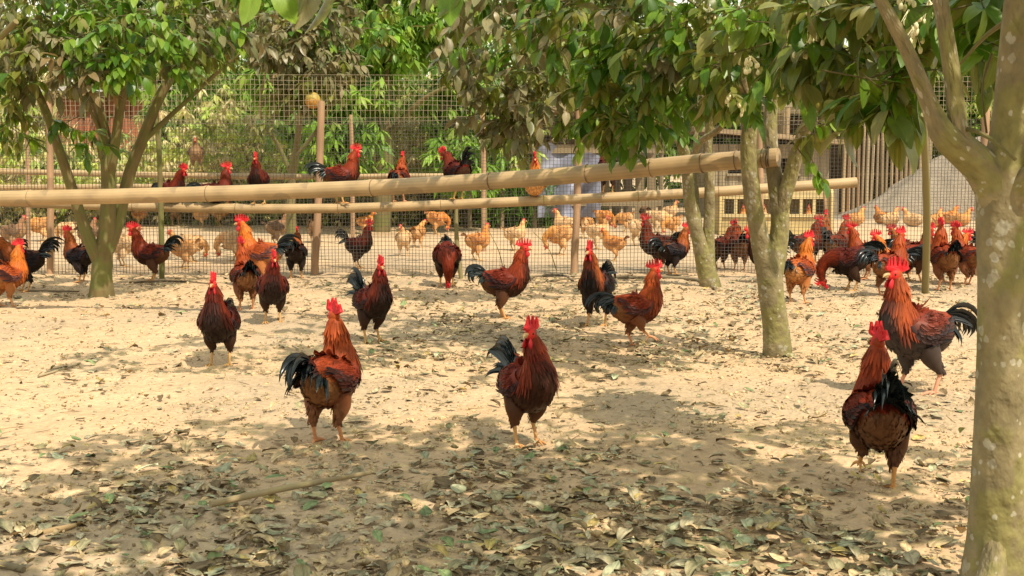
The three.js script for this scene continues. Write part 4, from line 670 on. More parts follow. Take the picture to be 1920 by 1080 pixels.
// orange brick-red plank shed behind the left tree
{
  const a = at(100, 240, 27), s = thing('plank_shed', V(a.x, 0, -27), 'orange red plank shed with tin roof behind the left tree', 'shed'), R = rng(811), mats = [tinted([0.50, 0.17, 0.075]), tinted([0.44, 0.145, 0.065]), tinted([0.56, 0.20, 0.09])];
  planks(s, 'wall_plank', V(0, 0, 0), V(1, 0, 0), 13, 0.17, 2.55, 0.03, mats, R, 0.012, 0.02);
  part('side_wall', new THREE.BoxGeometry(0.04, 2.5, 2.4), mats[0], s).position.set(2.22, 1.25, -1.2);
  part('side_wall', new THREE.BoxGeometry(0.04, 2.5, 2.4), mats[0], s).position.set(-0.01, 1.25, -1.2);
  part('back_wall', new THREE.BoxGeometry(2.2, 2.5, 0.04), mats[1], s).position.set(1.1, 1.25, -2.38);
  const G = new Geo(); for (let k = 0; k < 44; k++) { const x0 = -0.3 + k * 0.064, y0 = 0.014 * Math.sin(k * 1.57), y1 = 0.014 * Math.sin((k + 1) * 1.57), n = V(0, 1, 0), c = [1, 1, 1]; G.q(G.v(V(x0, 2.62 + y0, 0.35), n, c), G.v(V(x0 + 0.064, 2.62 + y1, 0.35), n, c), G.v(V(x0 + 0.064, 2.95 + y1, -2.6), n, c), G.v(V(x0, 2.95 + y0, -2.6), n, c)); }
  part('roof', G.build(true), std({ color: lin(0.42, 0.40, 0.37), roughness: 0.5, metalness: 0.3, side: THREE.DoubleSide }), s, 'grey corrugated roof sheet');
  part('fascia_board', new THREE.BoxGeometry(2.7, 0.1, 0.03), tinted([0.42, 0.34, 0.18]), s).position.set(1.1, 2.56, 0.2);
}
// tarp shelter in the middle
{
  const a = at(1008, 440, 20.5), s = thing('tarp_shelter', V(a.x, 0, -20.5), 'rough pole shelter hung with a slack blue grey tarp', 'shelter'), R = rng(821), wood = tinted([0.30, 0.23, 0.13]), dk = tinted([0.16, 0.12, 0.07]);
  const w = 1.05, N = 26, M = 20, G = new Geo();
  for (let j = 0; j <= M; j++) for (let i = 0; i <= N; i++) { const u = i / N, v = j / M, y = lerp(1.42 - 0.25 * u + 0.05 * Math.sin(u * 9), 0.18, v), z = 0.10 * Math.sin(u * 13 + v * 2.5) * (0.4 + v) + 0.12 * (fbm(u * 4, v * 3, 3, 151) - 0.5) + 0.06 * Math.sin((u * 0.8 + v) * 14); G.v(V(u * w, y, z), V(0, 0, 1), [1, 1, 1], u * w, y); }
  for (let j = 0; j < M; j++) for (let i = 0; i < N; i++) { const k = j * (N + 1) + i; G.q(k, k + N + 1, k + N + 2, k + 1); }
  part('tarp', G.build(true), std({ color: lin(0.19, 0.20, 0.27), roughness: 0.55, side: THREE.DoubleSide }), s, 'slack blue grey tarp with folds');
  for (const x of [-1.6, -1.15, -0.6, -0.05, 1.0, 2.05]) { const g = new Geo(); g.tube([V(0, -0.05, 0), V(0.02, 0.9, 0), V(0, 1.75, 0)], [0.04, 0.038, 0.035], 9, [1, 1, 1], { per: 0.2, rough: 0.06, seed: x }); part('post', g.build(), wood, s).position.set(x, 0, -0.12); }
  for (const [y, z, h] of [[1.32, -0.06, 0.14], [1.62, -0.2, 0.12], [0.42, -0.05, 0.10]]) part('rail', new THREE.BoxGeometry(3.7, h, 0.05), y > 1.5 ? dk : wood, s).position.set(0.25, y, z);
  planks(s, 'back_board', V(-1.6, 0, -1.6), V(1, 0, 0), 18, 0.21, 1.75, 0.03, [dk, wood], R, 0.05, 0.3);
  const roof = part('roof', new THREE.BoxGeometry(4.2, 0.1, 2.1), tinted([0.22, 0.17, 0.10]), s); roof.position.set(0.25, 1.88, -0.75); roof.rotation.x = -0.08;
}
// yellow feed trough
{
  const a = at(1347, 434, 19.0), s = thing('feed_trough', V(a.x, 0, -19), 'long pale yellow wooden feed trough with windows along its top', 'trough'), y = tinted([0.60, 0.46, 0.20], 0.7), y2 = tinted([0.66, 0.52, 0.25], 0.7), W = 1.66;
  part('front_board', new THREE.BoxGeometry(W, 0.25, 0.03), y, s).position.set(W / 2, 0.13, 0.25);
  part('lip', new THREE.BoxGeometry(W * 0.94, 0.045, 0.16), y2, s).position.set(W / 2 - 0.05, 0.285, 0.22);
  part('back_board', new THREE.BoxGeometry(W, 0.66, 0.03), y, s).position.set(W / 2, 0.33, -0.3);
  part('floor_board', new THREE.BoxGeometry(W, 0.03, 0.52), y, s).position.set(W / 2, 0.10, -0.02);
  part('top_board', new THREE.BoxGeometry(W, 0.12, 0.05), y2, s).position.set(W / 2, 0.60, 0.16);
  part('cover_board', new THREE.BoxGeometry(W, 0.03, 0.4), y2, s).position.set(W / 2, 0.678, -0.06);
  for (let k = 0; k <= 8; k++) part('slat', new THREE.BoxGeometry(0.05, 0.24, 0.03), y2, s).position.set(0.03 + k * (W - 0.06) / 8, 0.42, 0.16);
  for (const x of [-0.02, W + 0.02]) { const sh = new THREE.Shape(); sh.moveTo(-0.3, 0); sh.lineTo(0.3, 0); sh.lineTo(0.3, 0.55); sh.quadraticCurveTo(0.29, 0.70, 0.15, 0.71); sh.lineTo(-0.3, 0.71); part('end_board', new THREE.ExtrudeGeometry(sh, { depth: 0.03, bevelEnabled: true, bevelSize: 0.006, bevelThickness: 0.006, bevelSegments: 2 }).rotateY(-Math.PI / 2), y, s).position.set(x + 0.015, 0, 0); }
}
// hut walled with split bamboo
{
  const zH = 25.4, a = at(1578, 360, zH), s = thing('bamboo_hut', V(a.x, 0, -zH), 'bamboo hut walled with upright split bamboo slats behind the heap', 'hut'), R = rng(841), mats = [[0.58, 0.42, 0.23], [0.64, 0.49, 0.29], [0.46, 0.33, 0.18], [0.54, 0.35, 0.19]].map((c) => tinted(c, 0.7));
  for (let k = 0; k < 19; k++) { const w = 0.058 + 0.026 * R(), h = 2.3 + 0.28 * R(), g = new THREE.CylinderGeometry(w / 2 * 0.9, w / 2, h, 8, 1), m = part('bamboo_slat', g, mats[Math.floor(R() * 4)], s); m.position.set(0.04 + k * 0.098, h / 2, (R() - 0.5) * 0.03); m.rotation.z = (R() - 0.5) * 0.035; }
  for (const y of [0.85, 1.55]) { const m = part('cross_rail', new THREE.CylinderGeometry(0.025, 0.025, 1.7, 8).rotateZ(Math.PI / 2), mats[2], s); m.position.set(0.85, y, -0.06); }
  const dark = tinted([0.44, 0.32, 0.18]);
  part('inner_wall', new THREE.BoxGeometry(3.0, 2.1, 0.05), dark, s).position.set(0.3, 1.05, -2.6);
  part('side_wall', new THREE.BoxGeometry(0.05, 2.1, 2.6), dark, s).position.set(1.78, 1.05, -1.3);
  part('side_wall', new THREE.BoxGeometry(0.05, 2.1, 2.6), dark, s).position.set(-1.2, 1.05, -1.3);
  for (const x of [-0.36, -1.15]) part('post', new THREE.CylinderGeometry(0.05, 0.055, 2.2, 10), mats[2], s).position.set(x, 1.1, 0);
  part('low_wall', new THREE.BoxGeometry(1.1, 0.75, 0.06), tinted([0.34, 0.28, 0.20]), s).position.set(-0.62, 0.37, 0.02);
  const roof = part('roof', new THREE.BoxGeometry(3.6, 0.14, 3.4), tinted([0.24, 0.18, 0.10]), s); roof.position.set(0.3, 2.34, -1.95); roof.rotation.x = 0.1;
}
// low shed right behind the trough, with two open windows
{
  const a = at(1345, 400, 24.5), s = thing('low_shed', V(a.x, 0, -24.5), 'low weathered board shed with small open windows behind the trough', 'shed'), R = rng(846), mats = [tinted([0.42, 0.34, 0.22]), tinted([0.36, 0.29, 0.18])];
  for (let k = 0; k < 12; k++) for (const [y0, y1] of [2, 3, 7, 8].includes(k) ? [[0, 0.86], [1.18, 1.45]] : [[0, 1.45]]) { const m = part('wall_board', new THREE.BoxGeometry(0.19, y1 - y0, 0.028 + 0.008 * R()), mats[k % 2], s); m.position.set(-0.1 + k * 0.2, (y0 + y1) / 2, (R() - 0.5) * 0.01); }
  for (const x of [0.4, 1.4]) part('window_sill', new THREE.BoxGeometry(0.46, 0.05, 0.09), mats[0], s).position.set(x, 0.85, 0.03);
  part('back_wall', new THREE.BoxGeometry(2.4, 1.45, 0.03), mats[1], s).position.set(1.0, 0.725, -1.6);
  for (const x of [-0.2, 2.2]) part('side_wall', new THREE.BoxGeometry(0.03, 1.45, 1.56), mats[1], s).position.set(x, 0.725, -0.8);
  const roof = part('roof', new THREE.BoxGeometry(3.0, 0.09, 2.2), tinted([0.40, 0.29, 0.17]), s); roof.position.set(0.95, 1.62, -0.7); roof.rotation.z = -0.09;
}
// heap of grey sand
{
  const zc = -24.2, x0 = at(1530, 420, 24.2).x, x1 = at(1990, 420, 24.2).x, G = new Geo(), N = 90, M = 40;
  const H = (u) => 1.62 * sm(0.0, 0.75, u) * (1 - 0.25 * sm(0.8, 1, u));
  for (let j = 0; j <= M; j++) for (let i = 0; i <= N; i++) { const u = i / N, v = j / M * 2 - 1, x = lerp(x0, x1, u), h = H(u) * Math.pow(Math.max(0, 1 - v * v), 0.7) * (1 + 0.25 * (fbm(u * 9, v * 3, 4, 161) - 0.5)) + 0.10 * (fbm(u * 22, v * 8, 3, 163) - 0.5) * sm(1, 0.8, Math.abs(v)); G.v(V(x, Math.max(-0.03, h - 0.02), zc + v * (0.5 + 1.0 * u)), V(0, 1, 0), sc3([1, 1, 1], 0.85 + 0.3 * fbm(u * 30, v * 14, 3, 165)), x / 1.5, v * 2); }
  for (let j = 0; j < M; j++) for (let i = 0; i < N; i++) { const k = j * (N + 1) + i; G.q(k, k + N + 1, k + N + 2, k + 1); }
  const m = top('sand_heap', G.build(true), std({ color: lin(0.27, 0.225, 0.17), vertexColors: true, bumpMap: soilBump, bumpScale: 0.02, roughness: 1 }), 'heap of grey brown sand sloping down from the right', 'sand heap');
}
// ---------------------------------------------------------------- fallen leaves, sticks and crumbs on the ground
const dryGeo = [[-1.2, 0.7], [0.8, 0.5], [1.9, 0.4], [-2.0, 0.9], [1.2, 1.1], [0.3, 0.25]].map(([c, f], k) => { const g = leafGeo(900 + k, 1, 0.46, f, c, 6, 0.4); g.computeBoundingBox(); g.translate(-0.45, -g.boundingBox.min.y, 0); return g; });
const DRYC = { tan: [0.50, 0.375, 0.22], grey: [0.44, 0.38, 0.255], brown: [0.19, 0.135, 0.075], olive: [0.33, 0.295, 0.175], pale: [0.40, 0.405, 0.27], green: [0.22, 0.28, 0.13], yellow: [0.50, 0.38, 0.15] };
const DRYK = ['tan', 'tan', 'tan', 'tan', 'grey', 'grey', 'grey', 'grey', 'brown', 'brown', 'brown', 'olive', 'olive', 'pale', 'tan', 'grey', 'tan', 'brown', 'grey', 'tan', 'grey', 'tan', 'grey', 'olive', 'brown', 'green', 'tan', 'grey', 'yellow', 'pale'];
const dryLeafMat = phys({ map: dryVeins, roughness: 0.75, specularIntensity: 0.35, side: THREE.DoubleSide }), dryMats = Object.fromEntries(Object.entries(DRYC).map(([k, c]) => [k, phys({ map: dryVeins, color: lin(...c), roughness: 0.7, specularIntensity: 0.4, side: THREE.DoubleSide })]));
// how thickly the leaves lie, from the photograph: dense bands under the crowns, thin in the open
function litter(x, z) {
  const d = -z, n = fbm(x * 1.1 + 7, z * 1.1, 3, 171), clot = sm(0.42, 0.66, fbm(x * 2.6 + 3, z * 2.6, 3, 173));
  const nearBand = sm(5.0, 4.2, d) * sm(-1.9, -0.9, x + (d - 3) * 0.35), under = sm(6.2, 6.9, d) * sm(11, 9, d) * sm(-1.3, 0.0, x) * sm(2.6, 1.9, x) * 0.95, leftFar = sm(8.6, 9.6, d) * 0.35;
  return clamp((0.15 + nearBand * 1.15 + under + leftFar) * (0.25 + 0.75 * clot) * (0.5 + n));
}
{
  const R = rng(1001), all = [], q = new THREE.Quaternion(), e = new THREE.Euler();
  while (all.length < 7000) {
    const d = 2.5 + 9.5 * Math.pow(R(), 1.25), x = (R() * 2 - 1) * d * 0.46, z = -d;
    if (R() > litter(x, z)) continue;
    const L = 0.030 + 0.052 * R() * (R() < 0.25 ? 1.5 : 1), kind = DRYK[Math.floor(R() * DRYK.length)], gi = Math.floor(R() * 6);
    e.set((R() - 0.5) * 0.34, R() * 6.28, (R() - 0.5) * 0.26 + (R() < 0.3 ? Math.PI : 0), 'YXZ'); if (Math.abs(e.z) > 2) e.z = Math.PI + (R() - 0.5) * 0.3;
    const up = Math.abs(e.z) > 2 ? 0.018 * L / 0.08 : 0.003, sq = 0.22 + 0.35 * R();
    const mat = new THREE.Matrix4().compose(V(x, groundY(x, z) + up + 0.004, z), q.setFromEuler(e), V(L, L * sq, L * (0.8 + 0.4 * R())));
    all.push({ mat, kind, gi, size: L / d * (Math.abs(x) < d * 0.4 ? 1 : 0.3), col: lin(...sc3(DRYC[kind], 0.7 + 0.6 * R())) });
  }
  all.sort((a, b) => b.size - a.size);
  const WORD = { tan: 'tan dry leaf', grey: 'grey curled dry leaf', brown: 'dark brown withered leaf', olive: 'olive drab fallen leaf', pale: 'pale green underside of a leaf', green: 'still green fallen leaf', yellow: 'yellow fallen leaf' };
  const ZONE = (p) => { const [x, y] = screen(p); return y > 1010 ? (x < 480 ? 'along the bottom edge at the left' : x < 960 ? 'along the bottom edge left of centre' : x < 1400 ? 'along the bottom edge right of centre' : 'on the bottom edge near the right trunk') : x < 380 ? 'left of the long tan stick' : x < 720 ? 'around the long tan stick' : x < 1000 ? 'just below the dark chested walking rooster' : x < 1300 ? 'right of the dark chested walking rooster' : x < 1560 ? 'left of the rooster walking away' : 'under the rooster walking away'; };
  all.slice(0, 290).forEach((l) => { const p = V().setFromMatrixPosition(l.mat), z = ZONE(p), m = top('fallen_leaf', dryGeo[l.gi], dryMats[l.kind], WORD[l.kind] + ' lying ' + z, 'leaf', l.kind + ' fallen leaves ' + z); l.mat.decompose(m.position, m.quaternion, m.scale); });
  const g = new THREE.Group(); g.name = 'leaf_litter'; scene.add(g); tag(g, 'scattered small dry leaves covering the ground under the trees', 'leaf litter', null, 'stuff');
  const by = [[], [], [], [], [], []]; all.slice(290).forEach((l) => by[l.gi].push(l)); by.forEach((l, k) => instanced('dry_leaves', dryGeo[k], dryLeafMat, l, g));
  // leaf scraps
  const bits = []; while (bits.length < 13000) { const d = 2.5 + 9.3 * Math.pow(R(), 1.1), x = (R() * 2 - 1) * d * 0.46, z = -d; if (R() > 0.26 + litter(x, z)) continue; const L = 0.012 + 0.022 * R(); e.set((R() - 0.5) * 0.9, R() * 6.28, (R() - 0.5) * 0.9); bits.push({ mat: new THREE.Matrix4().compose(V(x, groundY(x, z) + 0.004, z), q.setFromEuler(e), V(L, L * 0.7, L)), col: lin(...sc3(DRYC[DRYK[Math.floor(R() * 8)]], 0.6 + 0.6 * R())) }); }
  instanced('leaf_scraps', leafGeo(950, 1, 0.6, 0.3, 0.8, 2, 0.3), dryLeafMat, bits, g);
  // crumbs of soil and droppings
  const cg = new THREE.IcosahedronGeometry(1, 1), P = cg.attributes.position; for (let k = 0; k < P.count; k++) { const v = V(P.getX(k), P.getY(k), P.getZ(k)), s = 0.75 + 0.5 * hash2(Math.round(v.x * 9), Math.round(v.y * 9) + Math.round(v.z * 17), 3); P.setXYZ(k, v.x * s, v.y * s * 0.7, v.z * s); } cg.computeVertexNormals();
  const cr = []; while (cr.length < 26000) { const d = 2.5 + 9.3 * Math.pow(R(), 1.2), x = (R() * 2 - 1) * d * 0.46, z = -d; if (fbm(x * 3, z * 3, 3, 181) < 0.3 + 0.3 * R()) continue; const s = 0.0022 + 0.0085 * R() * R() * R() * (1 + R()); e.set(R() * 6, R() * 6, R() * 6); cr.push({ mat: new THREE.Matrix4().compose(V(x, groundY(x, z) + s * 0.4, z), q.setFromEuler(e), V(s, s, s)), col: lin(...sc3(R() < 0.18 ? [0.24, 0.18, 0.10] : [0.50, 0.38, 0.215], 0.75 + 0.4 * R())) }); }
  const cgp = new THREE.Group(); cgp.name = 'soil_crumbs'; scene.add(cgp); tag(cgp, 'loose crumbs of dry sandy soil over the yard', 'soil crumbs', null, 'stuff');
  instanced('crumbs', cg, std({ roughness: 1 }), cr, cgp);
  // small stalks of straw
  const st = []; while (st.length < 1400) { const d = 2.6 + 9.2 * Math.pow(R(), 1.1), x = (R() * 2 - 1) * d * 0.46, z = -d, L = 0.03 + 0.09 * R() * R(); e.set(0, R() * 6.28, (R() - 0.5) * 0.25); st.push({ mat: new THREE.Matrix4().compose(V(x, groundY(x, z) + 0.004, z), q.setFromEuler(e), V(L, 0.0016, 0.0016)), col: lin(...sc3(R() < 0.6 ? [0.46, 0.36, 0.2] : [0.2, 0.14, 0.08], 0.7 + 0.5 * R())) }); }
  instanced('stalks', new THREE.CylinderGeometry(1, 1, 1, 5).rotateZ(Math.PI / 2), std({ roughness: 0.9 }), st, g);
}
function stick(pts, r, col, label) { const o = pts[0].clone(), G = new Geo(); G.tube(pts.map((p) => p.clone().sub(o).add(V(0, r * 0.8, 0))), [r, r * 0.95, r * 0.7], 8, [1, 1, 1], { rough: 0.15, seed: o.x * 5, per: 0.1, step: 0.03 }); const m = top('fallen_stick', G.build(), std({ color: lin(...col), map: woodTex, roughness: 0.9 }), label, 'stick'); m.position.copy(o); return m; }
const gp = (...l) => l.map(([x, y]) => onGround(x, y));
stick(gp([395, 972], [540, 943], [695, 905]).map((p) => p.add(V(0, 0.022, 0))), 0.0115, [0.46, 0.35, 0.19], 'long straight tan stick lying among the near leaves');
stick(gp([80, 1010], [115, 1003], [142, 996]), 0.010, [0.45, 0.31, 0.15], 'short tan stick in sunlight at the lower left');
stick(gp([-20, 1072], [20, 1076], [45, 1082]), 0.012, [0.24, 0.19, 0.11], 'dark stick cut by the lower left corner');
stick(gp([1240, 523], [1300, 530], [1342, 545]), 0.018, [0.34, 0.27, 0.16], 'bent dry branch lying at the foot of the two-stemmed tree');
stick(gp([985, 522], [1050, 518], [1075, 528]), 0.012, [0.20, 0.15, 0.09], 'dark thin branch lying left of the middle fence post');
stick(gp([1005, 533], [1060, 525], [1180, 520]), 0.010, [0.24, 0.18, 0.10], 'crooked twig lying across the foot of the middle post');
stick(gp([1090, 520], [1200, 523], [1290, 517]), 0.013, [0.22, 0.17, 0.10], 'long dark branch lying along the netting behind the roosters');
stick(gp([250, 531], [330, 530], [400, 535]), 0.009, [0.24, 0.18, 0.10], 'thin twig on the ground right of the left tree');
stick(gp([55, 546], [100, 547], [148, 549]), 0.010, [0.20, 0.15, 0.08], 'thin twig on the ground left of the left tree');
stick(gp([72, 705], [110, 694], [150, 683]), 0.007, [0.52, 0.42, 0.25], 'pale straw stalk on the sunlit soil at left');
// bare vine stems leaning on the netting
for (const [a, b2, c, l] of [[[945, 512], [935, 470], [915, 430], 'thin bare stem leaning on netting right of the crooked stake'], [[1044, 508], [1028, 465], [1000, 435], 'thin bare stem leaning on netting left of the middle post']]) {
  const p = [a, b2, c].map(([x, y]) => at(x, y, 11.95)), o = p[0].clone(), G = new Geo(); G.tube(p.map((v) => v.sub(o)), [0.005, 0.004, 0.003], 6, [1, 1, 1], { segs: 8 }); const m = top('bare_stem', G.build(), stakeMat, l, 'stem'); m.position.copy(o);
}
// ---------------------------------------------------------------- the flock
// placed by the pixel of the feet and of the comb; heading 0 faces right, 90 away, 180 left, -90 towards the viewer
function place(o, px, py, ytop, heading, label, spot) {
  const b = bird({ seed: Math.round(px * 3 + py), fat: 0.94 + 0.12 * hash2(px, py, 9), ...o }), g = assemble(b, o.hen ? 'hen' : 'rooster', label, o.hen ? 'hen' : 'rooster', spot ?? (o.hen ? 'hens beyond the netting' : 'roosters in the yard'));
  const p = onGround(px, py), h = at(px, ytop, -p.z).y - p.y;
  let s = clamp(h / b.topY, 0.86, 1.22);
  g.position.copy(p); g.position.y += -0.003; g.rotation.y = rad(heading); g.scale.setScalar(o.scale ?? s);
  return g;
}
function perch(o, px, ytop, heading, label) {
  const b = bird({ seed: Math.round(px * 5), ...o }), g = assemble(b, 'rooster', label, 'rooster', 'roosters standing on the perch'), p = pole2At(px), up = p.y + 0.042, h = at(px, ytop, -p.z).y - up;
  g.position.set(p.x, up, p.z); g.rotation.y = rad(heading); g.scale.setScalar(o.scale ?? clamp(h / b.topY, 0.8, 1.15));
}
// nearest
place({ pal: 'red', yaw: 55, stance: 0.02, tailUp: 35, tailSize: 1.15, neck: -8, fat: 1.02 }, 617, 826, 572, 72, 'chestnut rooster seen from behind in the sun, green black tail to the left');
place({ pal: 'bay', yaw: -58, stance: 0.03, tailUp: 62, tailSize: 1.1, neck: -2, fat: 1.0 }, 988, 834, 600, -64, 'dark chested rooster walking towards the viewer with large pink red comb');
place({ pal: 'bay', lift: -1, yaw: 22, tailUp: 66, tailSize: 1.25, neck: -14, fat: 1.02 }, 1645, 918, 618, 82, 'rooster walking away beside the right trunk with black tail raised and one foot lifted');
place({ pal: 'grey', yaw: 0, stance: 0.10, tailUp: 18, tailSize: 0.95, neck: -6 }, 1718, 733, 488, 198, 'rooster with grey black breast and orange neck striding left past the right trunk');
place({ pal: 'dark', stance: 0.0, tailUp: 30, neck: -4 }, 413, 684, 512, -90, 'black breasted rooster standing square to the viewer in open sun');
// middle
place({ pal: 'dark', stance: 0.02, tailUp: 40, neck: 4, yaw: 10 }, 512, 606, 486, -78, 'dark red rooster facing the viewer in front of the pale flanked one');
place({ pal: 'red', stance: 0.06, tailUp: 50, neck: -2, yaw: 15 }, 462, 583, 448, 110, 'pale brown flanked rooster seen from behind, black tail hanging');
place({ pal: 'orange', stance: 0.04, tailUp: 45, neck: 0 }, 490, 538, 405, 182, 'orange necked rooster looking left behind the cluster near second post');
place({ pal: 'dark', stance: 0.02, tailUp: 70, tailSize: 1.05, yaw: -14, neck: -2 }, 699, 641, 480, -55, 'dark rooster with curled black tail turned towards the viewer, left of centre');
place({ pal: 'bay', stance: 0.04, tailUp: 30, tailSize: 0.85, neck: 0 }, 945, 595, 450, -8, 'dark bay rooster in profile facing right, short grey green tail');
place({ pal: 'black', stance: 0.03, tailUp: 45, neck: 2, yaw: 0 }, 1118, 608, 452, -112, 'black rooster with golden shoulder facing the viewer by the middle post');
place({ pal: 'red', stance: 0.0, lift: 1, tailUp: 14, tailSize: 1.0, neck: -4 }, 1190, 651, 490, 8, 'bright red rooster stepping right with one foot raised');
place({ pal: 'dark', pitch: 26, neck: 112, tailUp: 58, tailSize: 0.9, stance: 0.02, scale: 1.0 }, 838, 536, 436, -84, 'rooster bending down to peck, head at the ground, by the crooked stake');
place({ pal: 'dark', stance: 0.03, tailUp: 62, tailSize: 1.05, neck: 4, yaw: -10 }, 672, 505, 430, -24, 'brown rooster with high curled tail right of the second fence post');
place({ pal: 'bay', stance: 0.04, tailUp: 58, neck: 6, yaw: 0 }, 285, 529, 418, 182, 'bay rooster in profile facing left, black tail upright, right of left tree');
place({ pal: 'black', stance: 0.04, tailUp: 40, neck: 2, hackle: 1 }, 152, 532, 430, 158, 'black rooster half behind the trunk of the left tree');
place({ pal: 'orange', stance: 0.06, tailUp: 30, neck: -6 }, 14, 574, 452, 48, 'light orange rooster cut by the left edge');
place({ pal: 'black', stance: 0.04, tailUp: 60, tailSize: 1.1, neck: 30, yaw: 0 }, 46, 545, 436, 205, 'black tailed rooster behind the light orange one at left');
place({ pal: 'dark', stance: 0.04, tailUp: 55, neck: 2 }, 2, 528, 425, 178, 'dark red rooster at the extreme left edge');
place({ pal: 'black', stance: 0.02, tailUp: 62, neck: 24, tailSize: 0.9 }, 556, 524, 442, 96, 'black rooster seen from behind just left of the second post');
// right group
place({ pal: 'bay', stance: 0.04, tailUp: 30, neck: -4 }, 1232, 508, 402, 188, 'bay rooster in profile facing left beyond the bright red one');
place({ pal: 'black', stance: 0.03, tailUp: 40, neck: 4 }, 1262, 516, 424, 20, 'black rooster with bright comb left of the two-stemmed tree');
place({ pal: 'red', stance: 0.03, tailUp: 64, neck: 20, tailSize: 0.95 }, 1386, 508, 414, 92, 'rooster seen from behind with upright blue black tail between two trees');
place({ pal: 'bay', stance: 0.03, tailUp: 30, neck: 8 }, 1352, 506, 420, 30, 'dark rooster with glossy wing right of the two-stemmed tree');
place({ pal: 'dark', stance: 0.04, tailUp: 66, neck: 6 }, 1436, 530, 424, 176, 'brown black rooster mostly hidden behind the forked trunk');
place({ pal: 'orange', stance: 0.03, tailUp: 14, neck: 0, yaw: -20, tailSize: 0.7 }, 1496, 571, 436, 52, 'orange and chestnut rooster right of the forked trunk looking away');
place({ pal: 'red', stance: 0.05, tailUp: 50, neck: 2, yaw: 0 }, 1568, 502, 404, 38, 'red rooster with glossy black tail near the feed trough');
place({ pal: 'black', stance: 0.05, tailUp: 40, neck: 0, yaw: 0 }, 1540, 494, 396, 60, 'dark rooster with tall red comb behind the glossy tailed one');
place({ pal: 'orange', stance: 0.05, tailUp: 34, neck: 8 }, 1672, 540, 432, 184, 'orange necked rooster looking left in the crowd behind the grey breasted one');
place({ pal: 'red', stance: 0.05, tailUp: 34, neck: -2, tailSize: 1.1 }, 1664, 556, 428, 30, 'red rooster with curled green black tail just behind the grey breasted one');
place({ pal: 'red', stance: 0.04, tailUp: 60, tailSize: 0.8, neck: -8 }, 1770, 547, 412, 92, 'rooster walking away with dark tail folded over its back near prop stake');
place({ pal: 'orange', stance: 0.04, tailUp: 38, neck: 8 }, 1778, 532, 438, -4, 'rooster facing right with drooping red wattles near the prop stake');
place({ pal: 'bay', stance: 0.04, tailUp: 58, neck: 4 }, 1856, 508, 410, 2, 'rooster hidden behind the right trunk, only black tail showing');
place({ pal: 'orange', stance: 0.04, tailUp: 40, neck: 4 }, 1934, 522, 415, 176, 'orange rooster cut by the right edge beyond the trunk');
place({ pal: 'orange', stance: 0.04, tailUp: 40, neck: 10 }, 1700, 512, 425, 176, 'orange backed rooster behind the crowd left of the prop stake');
place({ pal: 'red', stance: 0.05, tailUp: 40, neck: 2 }, 1622, 524, 418, 150, 'red rooster in the crowd looking back over the feed trough');
place({ pal: 'bay', stance: 0.05, tailUp: 50, neck: 4 }, 1716, 528, 420, 20, 'bay rooster tucked behind the prop stake in the crowd');
place({ pal: 'dark', stance: 0.05, tailUp: 50, pitch: 22, neck: 105, scale: 0.98 }, 1594, 545, 450, 170, 'dark rooster pecking the ground between orange and red ones');
place({ pal: 'red', stance: 0.04, tailUp: 46, neck: 0 }, 1812, 536, 418, 120, 'red rooster looking away just left of the right trunk');
place({ pal: 'bay', stance: 0.04, tailUp: 46, neck: 2 }, 1508, 506, 404, 12, 'bay rooster just right of the forked trunk near netting');
// on the perch
perch({ pal: 'dark', neck: 14, tailUp: 10, sit: true, scale: 0.86 }, 322, 320, -30, 'leftmost perching rooster, only its red head above the front pole');
perch({ pal: 'dark', neck: -4, tailUp: 10, sit: true, scale: 0.86 }, 404, 316, 14, 'perching rooster with its red head turned right, second from left');
perch({ pal: 'dark', neck: -2, tailUp: 20 }, 486, 289, -92, 'perching rooster facing the viewer, black breast, third from left');
perch({ pal: 'bay', neck: 2, tailUp: 30, tailSize: 1.1, stance: 0.07 }, 640, 272, 4, 'perching rooster in profile with arched black white tail beside the second post');
perch({ pal: 'red', neck: 10, tailUp: 0, tailSize: 0.7 }, 750, 288, 80, 'perching rooster with its brown back turned to the viewer');
perch({ pal: 'dark', neck: 30, tailUp: 108, tailSize: 1.05, scale: 0.92 }, 858, 290, 128, 'perching rooster with black tail raised high under the drooping leaves');
perch({ pal: 'ginger', neck: 0, tailUp: 20, sit: true, scale: 0.9 }, 1004, 302, -90, 'buff breasted bird perching face on before the blue tarp');
perch({ pal: 'dark', neck: 10, tailUp: 20 }, 1140, 268, 100, 'dark red perching rooster with head hidden in hanging leaves');
